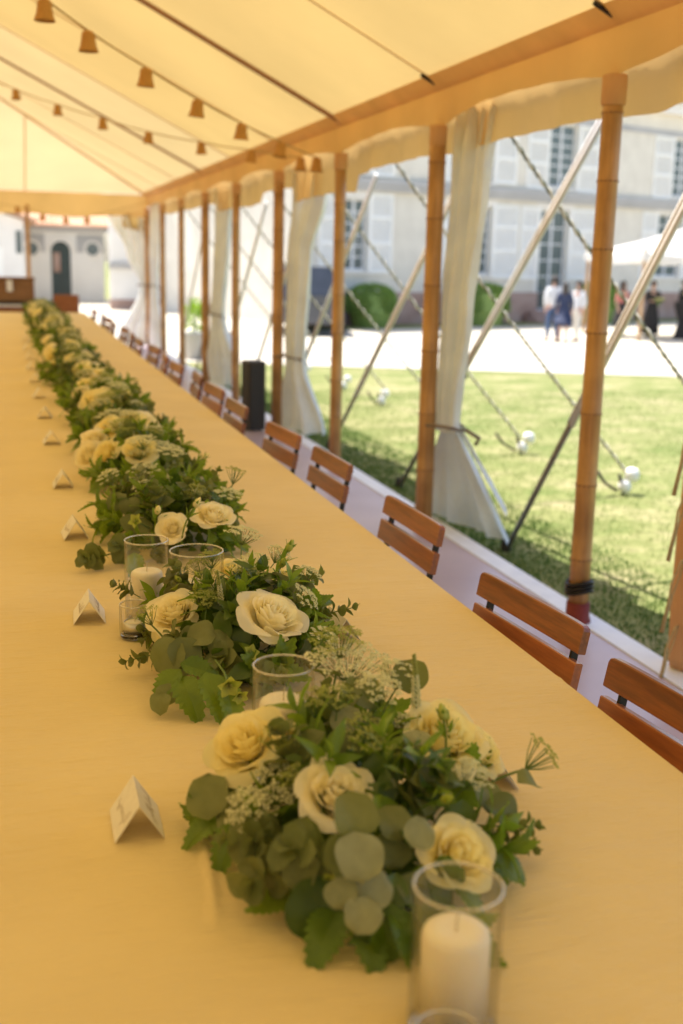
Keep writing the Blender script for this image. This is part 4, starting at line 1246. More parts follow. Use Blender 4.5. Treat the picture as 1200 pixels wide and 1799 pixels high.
f1 = [('Uw2', .50, 1.56, .965, (.0, -.2, 1), .9), ('Ug', .44, 1.52, .955, (-.1, -.2, 1), .8), ('Ugs', .37, 1.46, .94, (-.2, -.2, 1), 1.1), ('Uw2', .575, 1.36, .905, (.2, -.3, 1), .8), ('Ugs', .47, 1.40, .955, (.0, -.2, 1), 1.0), ('Uw2', .28, 1.42, .875, (-.4, -.4, .8), .8),
      ('Rc', .316, 1.549, .89, (-.45, -.35, .8), 1.18), ('Ra', .399, 1.347, .900, (.05, -.50, .85), 1.15), ('Rc', .612, 1.50, .895, (.15, -.45, .85), 1.3), ('Rd', .533, 1.237, .85, (.25, -.7, .7), 1.05), ('Rd', .672, 1.50, .865, (.5, -.5, .7), .95),
      ('Rc', .375, 1.60, .885, (-.1, .3, .9), .8),
      ('Leuc', .391, 1.240, .925, (0, -.8, .45), 1.30, (0, .3, 1)), ('Leucp', .387, 1.200, .89, (.05, -.7, .65), 1.40, (0, -.2, -1)), ('Leuc', .372, 1.215, .885, (-.2, -.7, .5), 1.15, (-.4, 0, -1)),
      ('Leuc', .457, 1.28, .885, (.1, -.7, .6), 1.1, (0, 0, 1)), ('Leuc', .452, 1.262, .858, (.0, -.7, .6), 1.15, (.2, 0, -1)), ('Leucp', .475, 1.228, .895, (.1, -.8, .6), .95, (.3, 0, .4)),
      ('Leuc', .255, 1.508, .835, (-.5, -.6, .6), 1.5, (-.3, 0, 1)), ('Leuc', .29, 1.47, .82, (-.3, -.7, .6), 1.5, (-1, 0, .3)),
      ('Lbig', .341, 1.235, .805, (-.15, -.9, .4), .92, (-.2, -.2, -1)), ('Leuc', .640, 1.40, .845, (.3, -.6, .7), 1.25, (.3, 0, 1)), ('Leuc', .648, 1.355, .835, (.3, -.5, .8), 1.3, (.6, -.3, -.4)),
      ('Leucp', .383, 1.168, .83, (-.1, -.8, .6), 1.05, (.3, 0, .8)), ('Leucp', .408, 1.20, .845, (.1, -.8, .6), 1.1, (.6, 0, .6)), ('Leucp', .362, 1.19, .85, (-.3, -.8, .5), .9, (-.3, 0, .9)),
      ('Eeucs', .70, 1.35, .81, (.9, -.1, -.1), .8), ('Eeucs', .69, 1.33, .795, (.8, -.3, -.2), .7), ('Leuc', .72, 1.42, .845, (.2, -.2, 1), .9, (1, .1, .1)),
      ('Lser', .300, 1.285, .79, (0, -.3, 1), .9, (-1, -.1, -.1)), ('Lser', .345, 1.20, .785, (-.1, -.5, .9), 1.1, (-.6, -.9, -.1)), ('Lser', .395, 1.18, .785, (.1, -.5, .9), 1.1, (.1, -1, -.1)), ('Lser', .44, 1.165, .785, (.3, -.6, .7), 1.05, (.3, -.7, -.4)), ('Lser', .415, 1.185, .80, (.1, -.7, .7), 1.2, (.1, -.8, -.5)), ('Lser', .475, 1.19, .80, (.4, -.6, .7), 1.1, (.5, -.6, -.3)), ('Lova', .43, 1.20, .825, (0, -.8, .6), 1.1, (-.3, -.2, -.8)), ('Leuc', .46, 1.205, .83, (.2, -.7, .7), 1.0, (.2, 0, -1)), ('Lova', .50, 1.215, .815, (.3, -.6, .7), 1.1, (.5, -.5, -.3)), ('Lser', .54, 1.22, .80, (.5, -.5, .7), 1.0, (.7, -.6, -.2)),
      ('Lser', .245, 1.50, .785, (-.3, -.4, .9), .9, (-.9, -.3, 0)), ('Lser', .27, 1.44, .785, (-.3, -.5, .8), 1.0, (-.6, -.7, -.1)),
      ('Llan', .297, 1.414, .85, (.5, -.6, .7), 1.1, (.4, -.7, -.5)), ('Llan', .315, 1.36, .825, (.3, -.6, .8), 1.1, (.6, -.6, -.3)), ('Llan', .548, 1.37, .92, (-.3, -.7, .6), 1.0, (.8, .2, .6)), ('Lova', .47, 1.35, .90, (-.1, -.8, .5), .9, (.1, .1, 1)),
      ('Uwl', .540, 1.65, .955, (.08, -.2, 1), 1.1), ('Uw2', .565, 1.62, .955, (.2, -.1, 1), .9), ('Ug', .478, 1.69, .985, (-.1, -.1, 1), 1.1), ('Ugs', .755, 1.478, .885, (.75, .0, .6), 1.25),
      ('Uw2', .325, 1.47, .885, (-.35, -.5, .8), 1.0), ('Uw2', .345, 1.41, .875, (-.2, -.6, .8), .8), ('S1', .583, 1.40, .90, (.2, -.3, .9), 1.1), ('S0', .583, 1.529, .985, (.05, 0, 1), 1.0),
      ('Ugs', .49, 1.47, .95, (0, -.2, 1), 1.1), ('B1', .626, 1.456, .94, (.35, 0, .9), .9), ('B1', .618, 1.47, .935, (.1, 0, .9), .7), ('H', .324, 1.356, .825, (-.3, -.7, .5), 1.0), ('H', .365, 1.25, .83, (-.2, -.8, .4), .6),
      ('Ugc', .41, 1.53, .945, (-.1, -.2, 1), .9), ('B1', .42, 1.56, .95, (-.1, -.1, 1), .8), ('Leuc', .60, 1.62, .95, (-.3, -.7, .5), 1.3, (0, 0, 1)), ('Leucp', .47, 1.54, .92, (-.2, -.7, .6), 1.1, (0, 0, 1)), ('Leuc', .445, 1.47, .905, (-.1, -.8, .5), 1.3, (.2, 0, 1)),
      ('Uw2', .545, 1.52, .915, (.1, -.4, .9), .7), ('Leuc', .52, 1.60, .935, (0, -.7, .5), 1.2, (0, 0, 1))]
arrangement('nearest flower arrangement, four open yellow and cream roses behind the tall candle glass', (.455, 1.415), .185, .26, .14, 3, 0, f1)
f2 = [('Ug', .35, 2.16, .925, (-.1, -.2, 1), .75), ('Uw2', .44, 2.33, .95, (.0, -.1, 1), .85), ('Ug', .50, 2.26, .95, (.1, 0, 1), .7), ('Uw2', .60, 2.30, .93, (.3, 0, 1), .8), ('Ugs', .26, 2.20, .90, (-.4, -.1, .9), 1.0), ('Uw2', .56, 2.05, .875, (.4, -.3, .9), .8),
      ('Rb', .482, 2.098, .905, (.32, -.38, .85), 1.45), ('Ra', .311, 2.271, .87, (-.35, -.40, .8), 1.25), ('Rc', .484, 2.50, .89, (.1, -.2, .9), 1.0), ('Rc', .60, 2.44, .88, (.4, -.1, .9), .85), ('Rc', .30, 2.30, .835, (-.7, -.4, .3), .8),
      ('Leuc', .275, 2.080, .845, (-.4, -.7, .55), 1.6, (-.6, 0, -.6)), ('Leuc', .305, 2.075, .85, (.1, -.8, .5), 1.5, (.1, .2, -.9)), ('Leuc', .34, 2.10, .875, (-.2, -.6, .7), 1.3, (-.8, 0, .2)), ('Leucp', .30, 2.065, .83, (.1, -.7, .6), .95, (-.2, -.2, -.8)),
      ('Lova', .385, 2.12, .885, (.1, -.7, .6), 1.2, (.1, .3, 1)), ('Leuc', .375, 2.09, .86, (.1, -.7, .6), 1.1, (-.6, -.2, -.6)), ('Lova', .425, 2.11, .865, (-.4, -.6, .5), 1.25, (.3, -.2, -.9)),
      ('Eeuc', .650, 2.40, .905, (.8, .0, .35), .85), ('Eeucs', .690, 2.24, .875, (.85, -.1, .3), .95), ('Eeuc', .21, 2.43, .895, (-.75, .1, .5), .6), ('Eeucs', .205, 2.20, .80, (-.85, -.2, -.05), .9),
      ('Lser', .30, 1.98, .795, (-.1, -.6, .8), 1.25, (.2, -1, -.25)), ('Lser', .345, 1.96, .80, (.2, -.6, .8), 1.35, (.3, -1, -.2)), ('Lser', .262, 2.02, .81, (-.3, -.5, .8), 1.0, (-.7, -.6, 0)), ('Lser', .37, 1.945, .79, (.2, -.6, .7), 1.1, (.1, -.9, -.5)), ('Lser', .33, 2.03, .83, (.1, -.6, .8), 1.0, (.8, -.5, .1)),
      ('Leuc', .247, 1.985, .79, (-.3, -.6, .7), .9, (-.3, -.6, -.6)), ('Leuc', .262, 2.00, .80, (-.2, -.6, .7), 1.0, (-.2, -.7, .1)),
      ('Uw', .541, 2.60, .945, (.2, -.1, 1), .95), ('Uw2', .585, 2.53, .92, (.4, -.1, .9), .8), ('Ug', .398, 2.42, .94, (-.1, -.1, 1), .8), ('Ug', .375, 2.33, .92, (-.2, -.2, 1), .7), ('Ugc', .40, 2.38, .96, (-.1, -.1, 1), .6),
      ('S0', .402, 2.18, .955, (.05, -.15, 1), .9), ('B2', .604, 2.50, .945, (.3, 0, .9), 1.15), ('B2', .575, 2.46, .93, (.15, 0, 1), 1.0), ('B1', .33, 2.25, .92, (-.5, -.1, .7), .7),
      ('H', .366, 1.958, .83, (.1, -.8, -.2), 1.1), ('H', .425, 2.05, .85, (.3, -.7, .4), .8), ('H', .385, 1.95, .81, (.2, -.8, -.3), .8), ('Uw2', .52, 2.56, .90, (0, -.4, .9), .9), ('Llan', .44, 2.08, .83, (.3, -.7, .5), 1.1, (.5, 0, -.8)), ('Lova', .405, 2.02, .825, (.2, -.6, .7), 1.1, (-.7, -.3, -.1))]
arrangement('second flower arrangement, one very large open cream rose facing the camera', (.43, 2.26), .17, .28, .13, 7, 0, f2)
f3 = [('Rb', .535, 3.073, .89, (.1, -.4, .8), 1.15), ('Ra', .412, 3.012, .875, (-.2, -.6, .6), .95), ('Uw', .59, 3.16, .925, (.1, -.2, 1), .9), ('Ugs', .641, 3.379, .965, (.25, 0, 1), 1.3), ('Uw', .37, 3.62, .91, (-.3, -.3, .9), 1.1), ('Uw2', .30, 3.72, .90, (-.4, -.2, .9), 1.0),
      ('B0', .433, 2.972, .955, (0, -.1, 1), 1.1), ('B0', .361, 3.066, .93, (-.1, -.1, 1), 1.1), ('Uw', .51, 3.75, .95, (.1, -.1, 1), 1.1), ('B0', .60, 3.75, .96, (.4, 0, .9), 1.0), ('Leuc', .30, 3.40, .87, (-.4, -.6, .6), 1.5, (0, .3, 1)), ('Leuc', .335, 3.36, .86, (-.2, -.7, .6), 1.4, (.3, .3, -1)),
      ('Leuc', .32, 3.2, .85, (-.2, -.7, .6), 1.3, (.3, .3, -1)), ('Leuc', .35, 3.18, .84, (-.2, -.7, .6), 1.3, (.9, .3, .4)),
      ('Eeuc', .175, 3.02, .79, (-.75, -.6, -.02), 1.0), ('Eeuc', .26, 3.05, .80, (-.5, -.7, .1), 1.0), ('Lser', .30, 2.93, .79, (-.1, -.7, .7), 1.1, (-.1, -1, -.3)), ('H', .33, 3.12, .87, (-.5, -.6, .4), 1.0), ('H', .40, 3.4, .89, (-.1, -.6, .5), 1.1), ('Uw2', .50, 3.3, .90, (0, -.5, .8), 1.0), ('Ra', .43, 3.45, .87, (0, -.7, .6), .8), ('Eeuc', .62, 3.3, .90, (.4, -.2, .8), .9)]
arrangement('third flower arrangement, two open roses and upright rosebuds behind the candle glasses', (.45, 3.36), .175, .36, .13, 12, 0, f3, dict(euc=14, ser=12))
# the rest of the row
gen = random.Random(77)
ys_ = [4.22, 5.02, 5.84, 6.66, 7.48, 8.30, 9.12, 9.94, 10.76, 11.58, 12.40, 13.22, 14.04, 14.86, 15.68, 16.35]
for i, y in enumerate(ys_):
    lod = 1 if i < 5 else 2
    x = .45 + gen.uniform(-.02, .02)
    fe = []
    if i == 0: fe = [('Rc', .441, 4.154, .9, (.1, -.6, .8), 1.1), ('Rb', .279, 4.349, .85, (-.6, -.5, .5), 1.2), ('Ra', .31, 4.42, .90, (-.2, -.5, .7), 1.1), ('S1', .52, 4.2, .95, (.2, 0, 1), 1.2), ('Uw', .38, 4.6, .92, (-.2, -.3, 1), 1.1)]
    if i == 2: fe = [('Rc', .446, 5.58, .9, (.1, -.7, .6), 1.35), ('Ra', .353, 5.892, .9, (-.4, -.5, .7), 1.1)]
    nR = 4 if i else 2
    for k in range(nR):
        sx = gen.choice([-1, -.6, -.2, .3, .8]); fe.append((gen.choice(['Ra', 'Rc', 'Rc', 'Rd']), x + .13 * sx, y + gen.uniform(-.36, .36), .80 + .115 * sqrt(max(0, 1 - .5 * sx * sx)), (sx * .7, -.5, .7), gen.uniform(.95, 1.3)))
    for k in range(5):
        sx = gen.uniform(-1, 1); fe.append((gen.choice(['Uw', 'Uw2', 'Ug', 'Uw', 'Ug']), x + .12 * sx, y + gen.uniform(-.36, .36), .93 + gen.uniform(-.02, .05) - .03 * sx * sx, (sx * .3, -.1, 1), gen.uniform(.9, 1.25)))
    for k in range(2):
        sx = gen.uniform(-1, 1); fe.append((gen.choice(['B0', 'B1', 'B2', 'S0', 'S1', 'H']), x + .13 * sx, y + gen.uniform(-.36, .36), .92, (sx * .4, -.1, 1), gen.uniform(1, 1.3)))
    nm = ORD[i + 3]
    arrangement('%s flower arrangement from the near end of the row, roses and white umbels' % nm if i < 15 else 'last flower arrangement at the far end of the table', (x, y), .18, .38, .13, 20 + i, lod, fe)

# ------------------------------------------------------------------ candles
def candle_glass(label, x, y, R_, H, cr, ch):
    t = thing('candle_holder', label, 'candle holder', (x, y, TZ + .003))
    mb = MB()
    mb.lathe([(R_ - .0005, .004), (R_, .010), (R_, H - .002)], 48)
    mb.lathe([(R_ - .003, H - .002), (R_ - .003, .012), (.0, .011)], 48)
    mb.build('glass_cylinder', M_glass, t, True)
    mb = MB(); mb.lathe([(R_ - .0032, -.0015), (R_ - .0032, .0012), (R_ - .0016, .0022), (R_ + .0002, .0012), (R_ + .0002, -.0015), (R_ - .0016, -.0018)], 48, (0, 0, H - .0005), close=True)
    mb.build('glass_rim', M_lip, t, True)
    mb = MB(); mb.lathe([(0, 0), (R_ - .004, 0), (R_ - .0006, .003), (R_ - .004, .0095), (0, .0095)], 48); mb.build('glass_base', M_rim, t, True)
    c = thing('pillar_candle', label.replace('clear glass cylinder holding', 'ivory pillar candle inside the glass,').split(',')[0] + ' ' + label.split(',')[-1].strip(), 'candle', (x, y, TZ + .003 + .0122))
    mb = MB(); mb.lathe([(0, 0), (cr - .002, 0), (cr, .002), (cr, ch - .010), (cr - .002, ch - .004), (cr - .007, ch), (cr * .4, ch - .001), (.003, ch - .003), (0, ch - .003)], 40)
    mb.build('wax', M_wax, c, True)
    mb = MB(); mb.tube([(0, 0, ch - .004), (.0005, 0, ch + .01), (.002, .001, ch + .019)], .0011, 6); mb.build('wick', M_wick, c, True)
candle_glass('clear glass cylinder holding a pillar candle, nearest the camera', .447, 1.033, .050, .176, .038, .112)
candle_glass('clear glass cylinder holding a pillar candle, left one of the pair behind the tealight', .290, 2.56, .0505, .195, .037, .110)
candle_glass('clear glass cylinder holding a pillar candle, wider right one of the pair', .385, 2.43, .060, .198, .039, .115)
candle_glass('clear glass cylinder holding a pillar candle, between the first two flower arrangements', .408, 1.69, .0505, .195, .039, .125)
def tealight(label, x, y, R_, H):
    t = thing('tealight_glass', label, 'tealight holder', (x, y, TZ + .003))
    mb = MB(); mb.lathe([(R_ - .002, .002), (R_, .008), (R_, H - .002)], 36); mb.lathe([(R_ - .003, H - .002), (R_ - .0035, .012), (0, .011)], 36)
    mb.build('glass_cup', M_glass, t, True)
    mb = MB(); mb.lathe([(R_ - .0032, -.0015), (R_ - .0032, .0012), (R_ - .0016, .0022), (R_ + .0002, .0012), (R_ + .0002, -.0015)], 36, (0, 0, H - .0005), close=True); mb.build('glass_rim', M_lip, t, True)
    mb = MB(); mb.lathe([(0, 0), (R_ - .004, 0), (R_ - .0008, .004), (R_ - .004, .010), (0, .010)], 36); mb.build('glass_base', M_rim, t, True)
    c = thing('tealight_candle', label.replace('small glass cup', 'small white tealight in the cup'), 'candle', (x, y, TZ + .015))
    r_ = R_ * .72
    mb = MB(); mb.lathe([(0, 0), (r_, 0), (r_, .024), (r_ - .001, .024), (r_ - .001, .022)], 28); mb.build('foil_cup', M_foil, c, True)
    mb = MB(); mb.lathe([(r_ - .0012, .010), (r_ - .0012, .022), (r_ * .5, .0225), (0, .022)], 28); mb.build('wax', M_wax, c, True)
    mb = MB(); mb.tube([(0, 0, .02), (.001, 0, .034)], .0009, 6); mb.build('wick', M_wick, c, True)
tealight('small glass cup in front of the nearest tall candle glass', .405, .945, .035, .068)
tealight('small glass cup left of the second flower arrangement', .250, 2.455, .034, .076)

# ------------------------------------------------------------------ place cards
def card_mesh(h, w, L):
    mb = MB(); t = .0006
    for sg in (-1, 1):
        a = Vector((0, 0, h)); b = Vector((sg * w / 2, 0, 0)); n = Vector((sg * h, 0, w / 2)).normalized() * t
        mb.hexa([a - n, a + n, b + n, b - n, (a - n) + Vector((0, L, 0)), (a + n) + Vector((0, L, 0)), (b + n) + Vector((0, L, 0)), (b - n) + Vector((0, L, 0))])
    return mb.mesh('folded_card', M_white)
cm_ = card_mesh(.054, .072, .105)
def writing(seed, h, w, L, sg):
    """one line of handwriting along the card face"""
    r = random.Random(seed); mb = MB()
    e1 = Vector((0, 1, 0)) * (1 if sg < 0 else -1); a = Vector((0, 0, h)); b = Vector((sg * w / 2, 0, 0)); dn = (b - a); n = Vector((sg * h, 0, w / 2)).normalized()
    pts = []; x = .012; k = 0; y0 = .0 if sg < 0 else L
    def P(xx, yy): return Vector((0, y0, 0)) + e1 * xx + a + dn * yy + n * .0011
    while x < L - .018:
        hgt = r.choice([.08, .08, .10, .28, -.15 if k else .3]) if k else .36
        pts += [P(x, .60), P(x + .002, .60 - hgt), P(x + .004, .58), P(x + .0055, .63)]
        x += r.uniform(.005, .0075); k += 1
    mb.tube(pts, .00015, 4); return mb.mesh('handwriting', M_ink)
wr = [writing(s_, .054, .072, .105, -1) for s_ in range(5)]
wr2 = [writing(s_ + 9, .054, .072, .105, 1) for s_ in range(3)]
left = [(.158, 1.535, -1), (.158, 2.565, -3), (.177, 3.38, 3), (.177, 4.157, 0), (.176, 5.146, 2), (.172, 5.98, -3), (.172, 6.85, 2), (.17, 7.7, -2), (.17, 8.55, 3), (.172, 9.4, 0), (.17, 10.3, 2), (.17, 11.2, -2)]
for i, (x, y, rz) in enumerate(left):
    c = thing('place_card', 'folded white place card on the left of the flowers, %s from the near end' % ORD[i], 'place card', (x, y, TZ + .003), radians(rz), 'place cards left of the flowers')
    link('folded_card', cm_, c)
    if i < 6: link('handwriting', wr[i % 5], c); link('handwriting', wr2[i % 3], c)
for i, (x, y, rz) in enumerate(((.735, 1.56, -5), (.70, 2.31, 6))):
    c = thing('place_card', ['folded white place card whose tip shows right of the nearest flowers', 'folded white place card half hidden right of the second flowers', 'folded white place card right of the third flowers', 'folded white place card right of the fourth flowers'][i], 'place card', (x, y, TZ + .003), radians(rz), 'place cards right of the flowers')
    link('folded_card', cm_, c); link('handwriting', wr2[i % 3], c)

# ------------------------------------------------------------------ far end: sideboard, hamper, chair, black box
sb = thing('sideboard', 'low reddish wooden sideboard with a dark top at the far end of the tent', 'sideboard', (-.35, 19.4, 0))
mb = MB(); mb.bbox(0, 0, .36, .82, .24, .36, .006); mb.build('cabinet', M_rustwood, sb)
mb = MB(); mb.bbox(0, -.01, .742, .86, .27, .020, .005); mb.build('drawer_band', M_edge, sb)
mb = MB(); mb.bbox(0, -.01, .785, .88, .28, .022, .005); mb.build('worktop', M_black, sb)
for x in (-.55, 0, .55):
    mb = MB(); mb.bbox(x, -.245, .36, .25, .008, .28, .003); d_ = mb.build('door', M_rustwood, sb)
    mb = MB(); mb.tube([(x + .2, -.27, .42), (x + .2, -.27, .52)], .008, 6); mb.build('handle', M_iron, d_)
hp = thing('wicker_hamper', 'tan wicker hamper with two grey latches on the sideboard', 'hamper', (-.10, 19.4, .81))
mb = MB()
for q in range(9): mb.bbox(0, 0, .018 + .036 * q, .56, .21, .017, .006)
mb.build('woven_body', M_crate, hp)
mb = MB(); mb.bbox(0, 0, .352, .575, .225, .022, .008); mb.build('lid', M_crate, hp)
for x in (-.25, .18):
    mb = MB(); mb.bbox(x, -.235, .24, .045, .008, .09, .003); mb.build('latch', M_edge, hp)
cc = thing('wooden_chair', 'reddish wooden chair with a solid back at the head of the table', 'chair', (.90, 18.3, 0))
mb = MB(); mb.bbox(0, 0, .45, .20, .20, .018, .006); mb.build('seat', M_rustwood, cc)
mb = MB(); mb.bbox(0, -.19, .80, .175, .012, .16, .01); mb.build('backrest', M_rustwood, cc)
for sx in (-1, 1):
    for sy in (-1, 1):
        mb = MB(); mb.tube([(sx * .185, sy * .185, 0), (sx * .175, sy * .18, .44 if sy > 0 else .96)], .014, 8); mb.build('leg', M_rustwood, cc)
bx = thing('loudspeaker', 'black upright box on the floor between the chairs and the curtain', 'speaker box', (2.20, 10.45, 0), radians(8))
mb = MB(); mb.bbox(0, 0, .33, .085, .11, .32, .012); mb.build('cabinet', M_black, bx)
mb = MB(); mb.bbox(0, -.112, .34, .070, .004, .28, .002); mb.build('grille', pmat('grille_cloth', (.03, .03, .03), (.05, .05, .05), 200, .9), bx)
for sx in (-1, 1):
    mb = MB(); mb.lathe([(0, 0), (.012, 0), (.012, .012), (0, .012)], 8, (sx * .07, 0, 0)); mb.build('foot', M_black, bx)

# ------------------------------------------------------------------ chateau
P0 = Vector((10.17, 34.93, 0)); UU = Vector((.935, .355, 0)).normalized(); NN = Vector((UU.y, -UU.x, 0))   # NN points to the camera
def frame_at(o, u):      # local x along the facade, local y into the house
    return Matrix((UU, -NN, Vector((0, 0, 1)))).transposed().to_4x4()
def building(name, label, origin, ux, cat='building'):
    ux = Vector(ux).normalized(); ny = Vector((-ux.y, ux.x, 0))
    t = thing(name, label, cat, origin); t.matrix_world = Matrix.Translation(origin) @ Matrix((ux, ny, Vector((0, 0, 1)))).transposed().to_4x4()
    return t
def wall_openings(mb, x0, x1, z0, z1, ops, th=.35, y=0):
    """ops: (xa, xb, za, zb) sorted, not overlapping; wall front at y"""
    cx_ = x0
    for (a, b, c, d) in sorted(ops):
        mb.box(cx_, a, y, y + th, z0, z1)
        if c > z0: mb.box(a, b, y, y + th, z0, c)
        if d < z1: mb.box(a, b, y, y + th, d, z1)
        cx_ = b
    mb.box(cx_, x1, y, y + th, z0, z1)
def window(parent, a, b, c, d, cols, rows, dep=.16, fw=.07):
    f = MB(); y0 = dep - .03; y1 = dep + .04
    f.box(a, a + fw, y0, y1, c, d); f.box(b - fw, b, y0, y1, c, d); f.box(a + fw, b - fw, y0, y1, d - fw, d); f.box(a + fw, b - fw, y0, y1, c, c + fw)
    mid = (a + b) / 2; f.box(mid - .045, mid + .045, y0 - .01, y1, c + fw, d - fw)
    w = link('window', f.mesh('window_frame', M_winframe), parent)
    h = (d - c - 2 * fw); g = MB()
    for j in range(1, rows):
        z = c + fw + h * j / rows
        g.box(a + fw, mid - .045, y0 + .01, y1 - .01, z - .022, z + .022); g.box(mid + .045, b - fw, y0 + .01, y1 - .01, z - .022, z + .022)
    link('glazing_bars', g.mesh('glazing_bars', M_winframe), w)
    pm = MB(); pw = (mid - .045 - a - fw); ph = h / rows - .044
    pm.hexa([(0, 0, 0), (pw, 0, 0), (pw, .008, 0), (0, .008, 0), (0, 0, ph), (pw, 0, ph), (pw, .008, ph), (0, .008, ph)])
    me = pm.mesh('pane', M_pane)
    for x in (a + fw, mid + .045):
        for j in range(rows):
            link('pane', me, w, (x, dep, c + fw + h * j / rows + .022))
    s_ = MB(); s_.box(a - .08, b + .08, -.06, dep, c - .10, c - .002); link('window_sill', s_.mesh('sill', M_stone), w)
    return w
def shutter(parent, a, b, c, d, y=-.05):
    f = MB(); t_ = .045; st = .09
    f.box(a, a + st, y, y + t_, c, d); f.box(b - st, b, y, y + t_, c, d)
    zs = [c, c + (d - c) * .36, c + (d - c) * .68, d - st]
    for z in zs: f.box(a + st, b - st, y, y + t_, z, z + st)
    s_ = link('shutter', f.mesh('shutter', M_shutter), parent)
    l = MB(); 
    for k in range(3):
        z = zs[k] + st; ze = zs[k + 1]
        n = int((ze - z) / .075)
        for j in range(n):
            zz = z + (ze - z) * j / n
            l.hexa([(a + st, y + .008, zz), (b - st, y + .008, zz), (b - st, y + .035, zz + .045), (a + st, y + .035, zz + .045), (a + st, y + .012, zz + .012), (b - st, y + .012, zz + .012), (b - st, y + .039, zz + .057), (a + st, y + .039, zz + .057)])
    link('louvre', l.mesh('louvre', M_shutter), s_)
    return s_
ch = building('chateau', 'pale stone chateau wing with two storeys of tall white shuttered windows', (P0.x, P0.y, 0), UU)
GZ = -.72
xe = 27.0
low = [(.0, .95, 1.22, 3.42), (5.30, 6.35, 1.15, 3.42), (8.75, 10.2, -.10, 3.45), (15.3, 16.8, 1.15, 3.55), (20.6, 22.0, 1.15, 3.5)]
upp = [(0, .95, 4.22, 6.35), (5.25, 6.30, 4.22, 6.35), (9.02, 10.42, 4.22, 6.40), (15.95, 17.3, 4.22, 6.40), (20.6, 22.0, 4.22, 6.4)]
mb = MB(); wall_openings(mb, -1.35, xe, .55, 3.68, [(a, b, max(c, .551), d) for a, b, c, d in low]); mb.build('ground_floor_wall', M_render_wall, ch)
mb = MB(); wall_openings(mb, -1.35, xe, 4.05, 7.2, upp); mb.build('upper_floor_wall', M_render_wall, ch)
mb = MB(); mb.box(-1.5, xe + .1, -.14, .34, 3.682, 3.85); mb.box(-1.55, xe + .1, -.20, .34, 3.852, 4.048); mb.build('string_course', M_stoneshade, ch)
mb = MB(); wall_openings(mb, -1.42, xe, GZ, .548, [(8.75, 10.2, -.10, .548)], .42, -.07); mb.build('stone_plinth', M_brick, ch)
mb = MB(); mb.box(-1.6, xe + .2, -.28, .4, 7.202, 7.6); mb.build('cornice', M_stone, ch)
mb = MB(); mb.hexa([(-1.8, -.4, 7.602), (xe, -.4, 7.602), (xe, 9, 7.602), (-1.8, 9, 7.602), (0, 3, 12), (xe, 3, 12), (xe, 6, 12), (0, 6, 12)]); mb.build('slate_roof', M_stoneshade, ch)
mb = MB(); mb.box(-1.35, -1.0, .352, 9, GZ, 7.2); mb.box(xe - .3, xe, .352, 9, GZ, 7.2); mb.box(-1, xe - .3, 8.6, 9, GZ, 7.2); mb.build('side_wall', M_render_wall, ch)
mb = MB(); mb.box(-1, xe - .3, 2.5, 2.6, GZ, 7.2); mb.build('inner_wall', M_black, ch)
for (a, b, c, d) in low:
    window(ch, a, b, c, d, 2, 6)
for (a, b, c, d) in upp: window(ch, a, b, c, d, 2, 6)
for (a, b, c, d) in ((-.95, -.04, 1.14, 3.5), (.98, 1.95, 1.14, 3.6), (4.12, 5.24, 1.02, 3.5), (6.40, 7.62, 1.02, 3.5), (7.76, 8.70, 1.0, 3.5), (10.26, 11.72, 1.0, 3.5), (14.32, 15.26, 1.05, 3.6), (16.85, 17.9, 1.05, 3.6), (19.5, 20.55, 1.05, 3.6), (22.05, 23.1, 1.05, 3.6)):
    shutter(ch, a, b, c, d)
for (a, b, c, d) in ((-.95, -.04, 4.12, 6.4), (.98, 1.95, 4.12, 6.4), (4.12, 5.2, 4.12, 6.4), (6.35, 7.40, 4.18, 6.4), (7.90, 8.98, 4.10, 6.4), (10.46, 11.6, 4.10, 6.4), (14.75, 15.92, 4.1, 6.4), (17.34, 18.5, 4.1, 6.4), (19.5, 20.55, 4.1, 6.4)):
    shutter(ch, a, b, c, d)
for (a, b, c, d) in low + upp:
    mb = MB()       # stone surround of the window, proud of the render
    mb.box(a - .22, a - .001, -.022, -.001, c - .1, d + .22); mb.box(b + .001, b + .22, -.022, -.001, c - .1, d + .22); mb.box(a, b, -.022, -.001, d + .001, d + .22)
    mb.build('stone_surround', M_stone, ch)
mb = MB(); mb.box(-1.36, xe, -.04, -.0005, 6.42, 6.62); mb.build('lintel_band', M_stoneshade, ch)
for q in range(4):
    mb = MB(); mb.box(8.2 - .12 * q, 10.75 + .12 * q, -.40 - .32 * q, -.072, -.12 - .15 * (q + 1) + .002, -.12 - .15 * q); mb.build('stone_step', M_brick, ch)
for x in (6.9, 11.0):
    mb = MB(); mb.box(x, x + .8, -.30, -.072, GZ, .30); mb.build('stone_block', M_brick, ch)

# dark low block beside the corner
blk = building('van', 'dark grey van parked beside the corner of the chateau', (8.35, 32.2, gz(8.3, 32.2)), (.22, .97, 0), 'van')
M_van = pmat('dark_grey_paint', (.045, .048, .06), (.06, .064, .08), 3, .3, coat=.5)
mb = MB(); mb.hexa([(-2.3, -.9, .35), (2.2, -.9, .35), (2.2, .9, .35), (-2.3, .9, .35), (-2.3, -.9, 1.1), (2.25, -.9, 1.0), (2.25, .9, 1.0), (-2.3, .9, 1.1)])
mb.hexa([(-2.25, -.86, 1.102), (1.75, -.86, 1.102), (1.75, .86, 1.102), (-2.25, .86, 1.102), (-2.1, -.76, 1.85), (.95, -.76, 1.85), (.95, .76, 1.85), (-2.1, .76, 1.85)])
mb.build('body', M_van, blk)
mb = MB(); mb.hexa([(-1.9, -.875, 1.2), (.2, -.875, 1.2), (.2, -.85, 1.2), (-1.9, -.85, 1.2), (-1.9, -.80, 1.72), (.1, -.80, 1.72), (.1, -.77, 1.72), (-1.9, -.77, 1.72)]); mb.build('window', M_pane, blk)
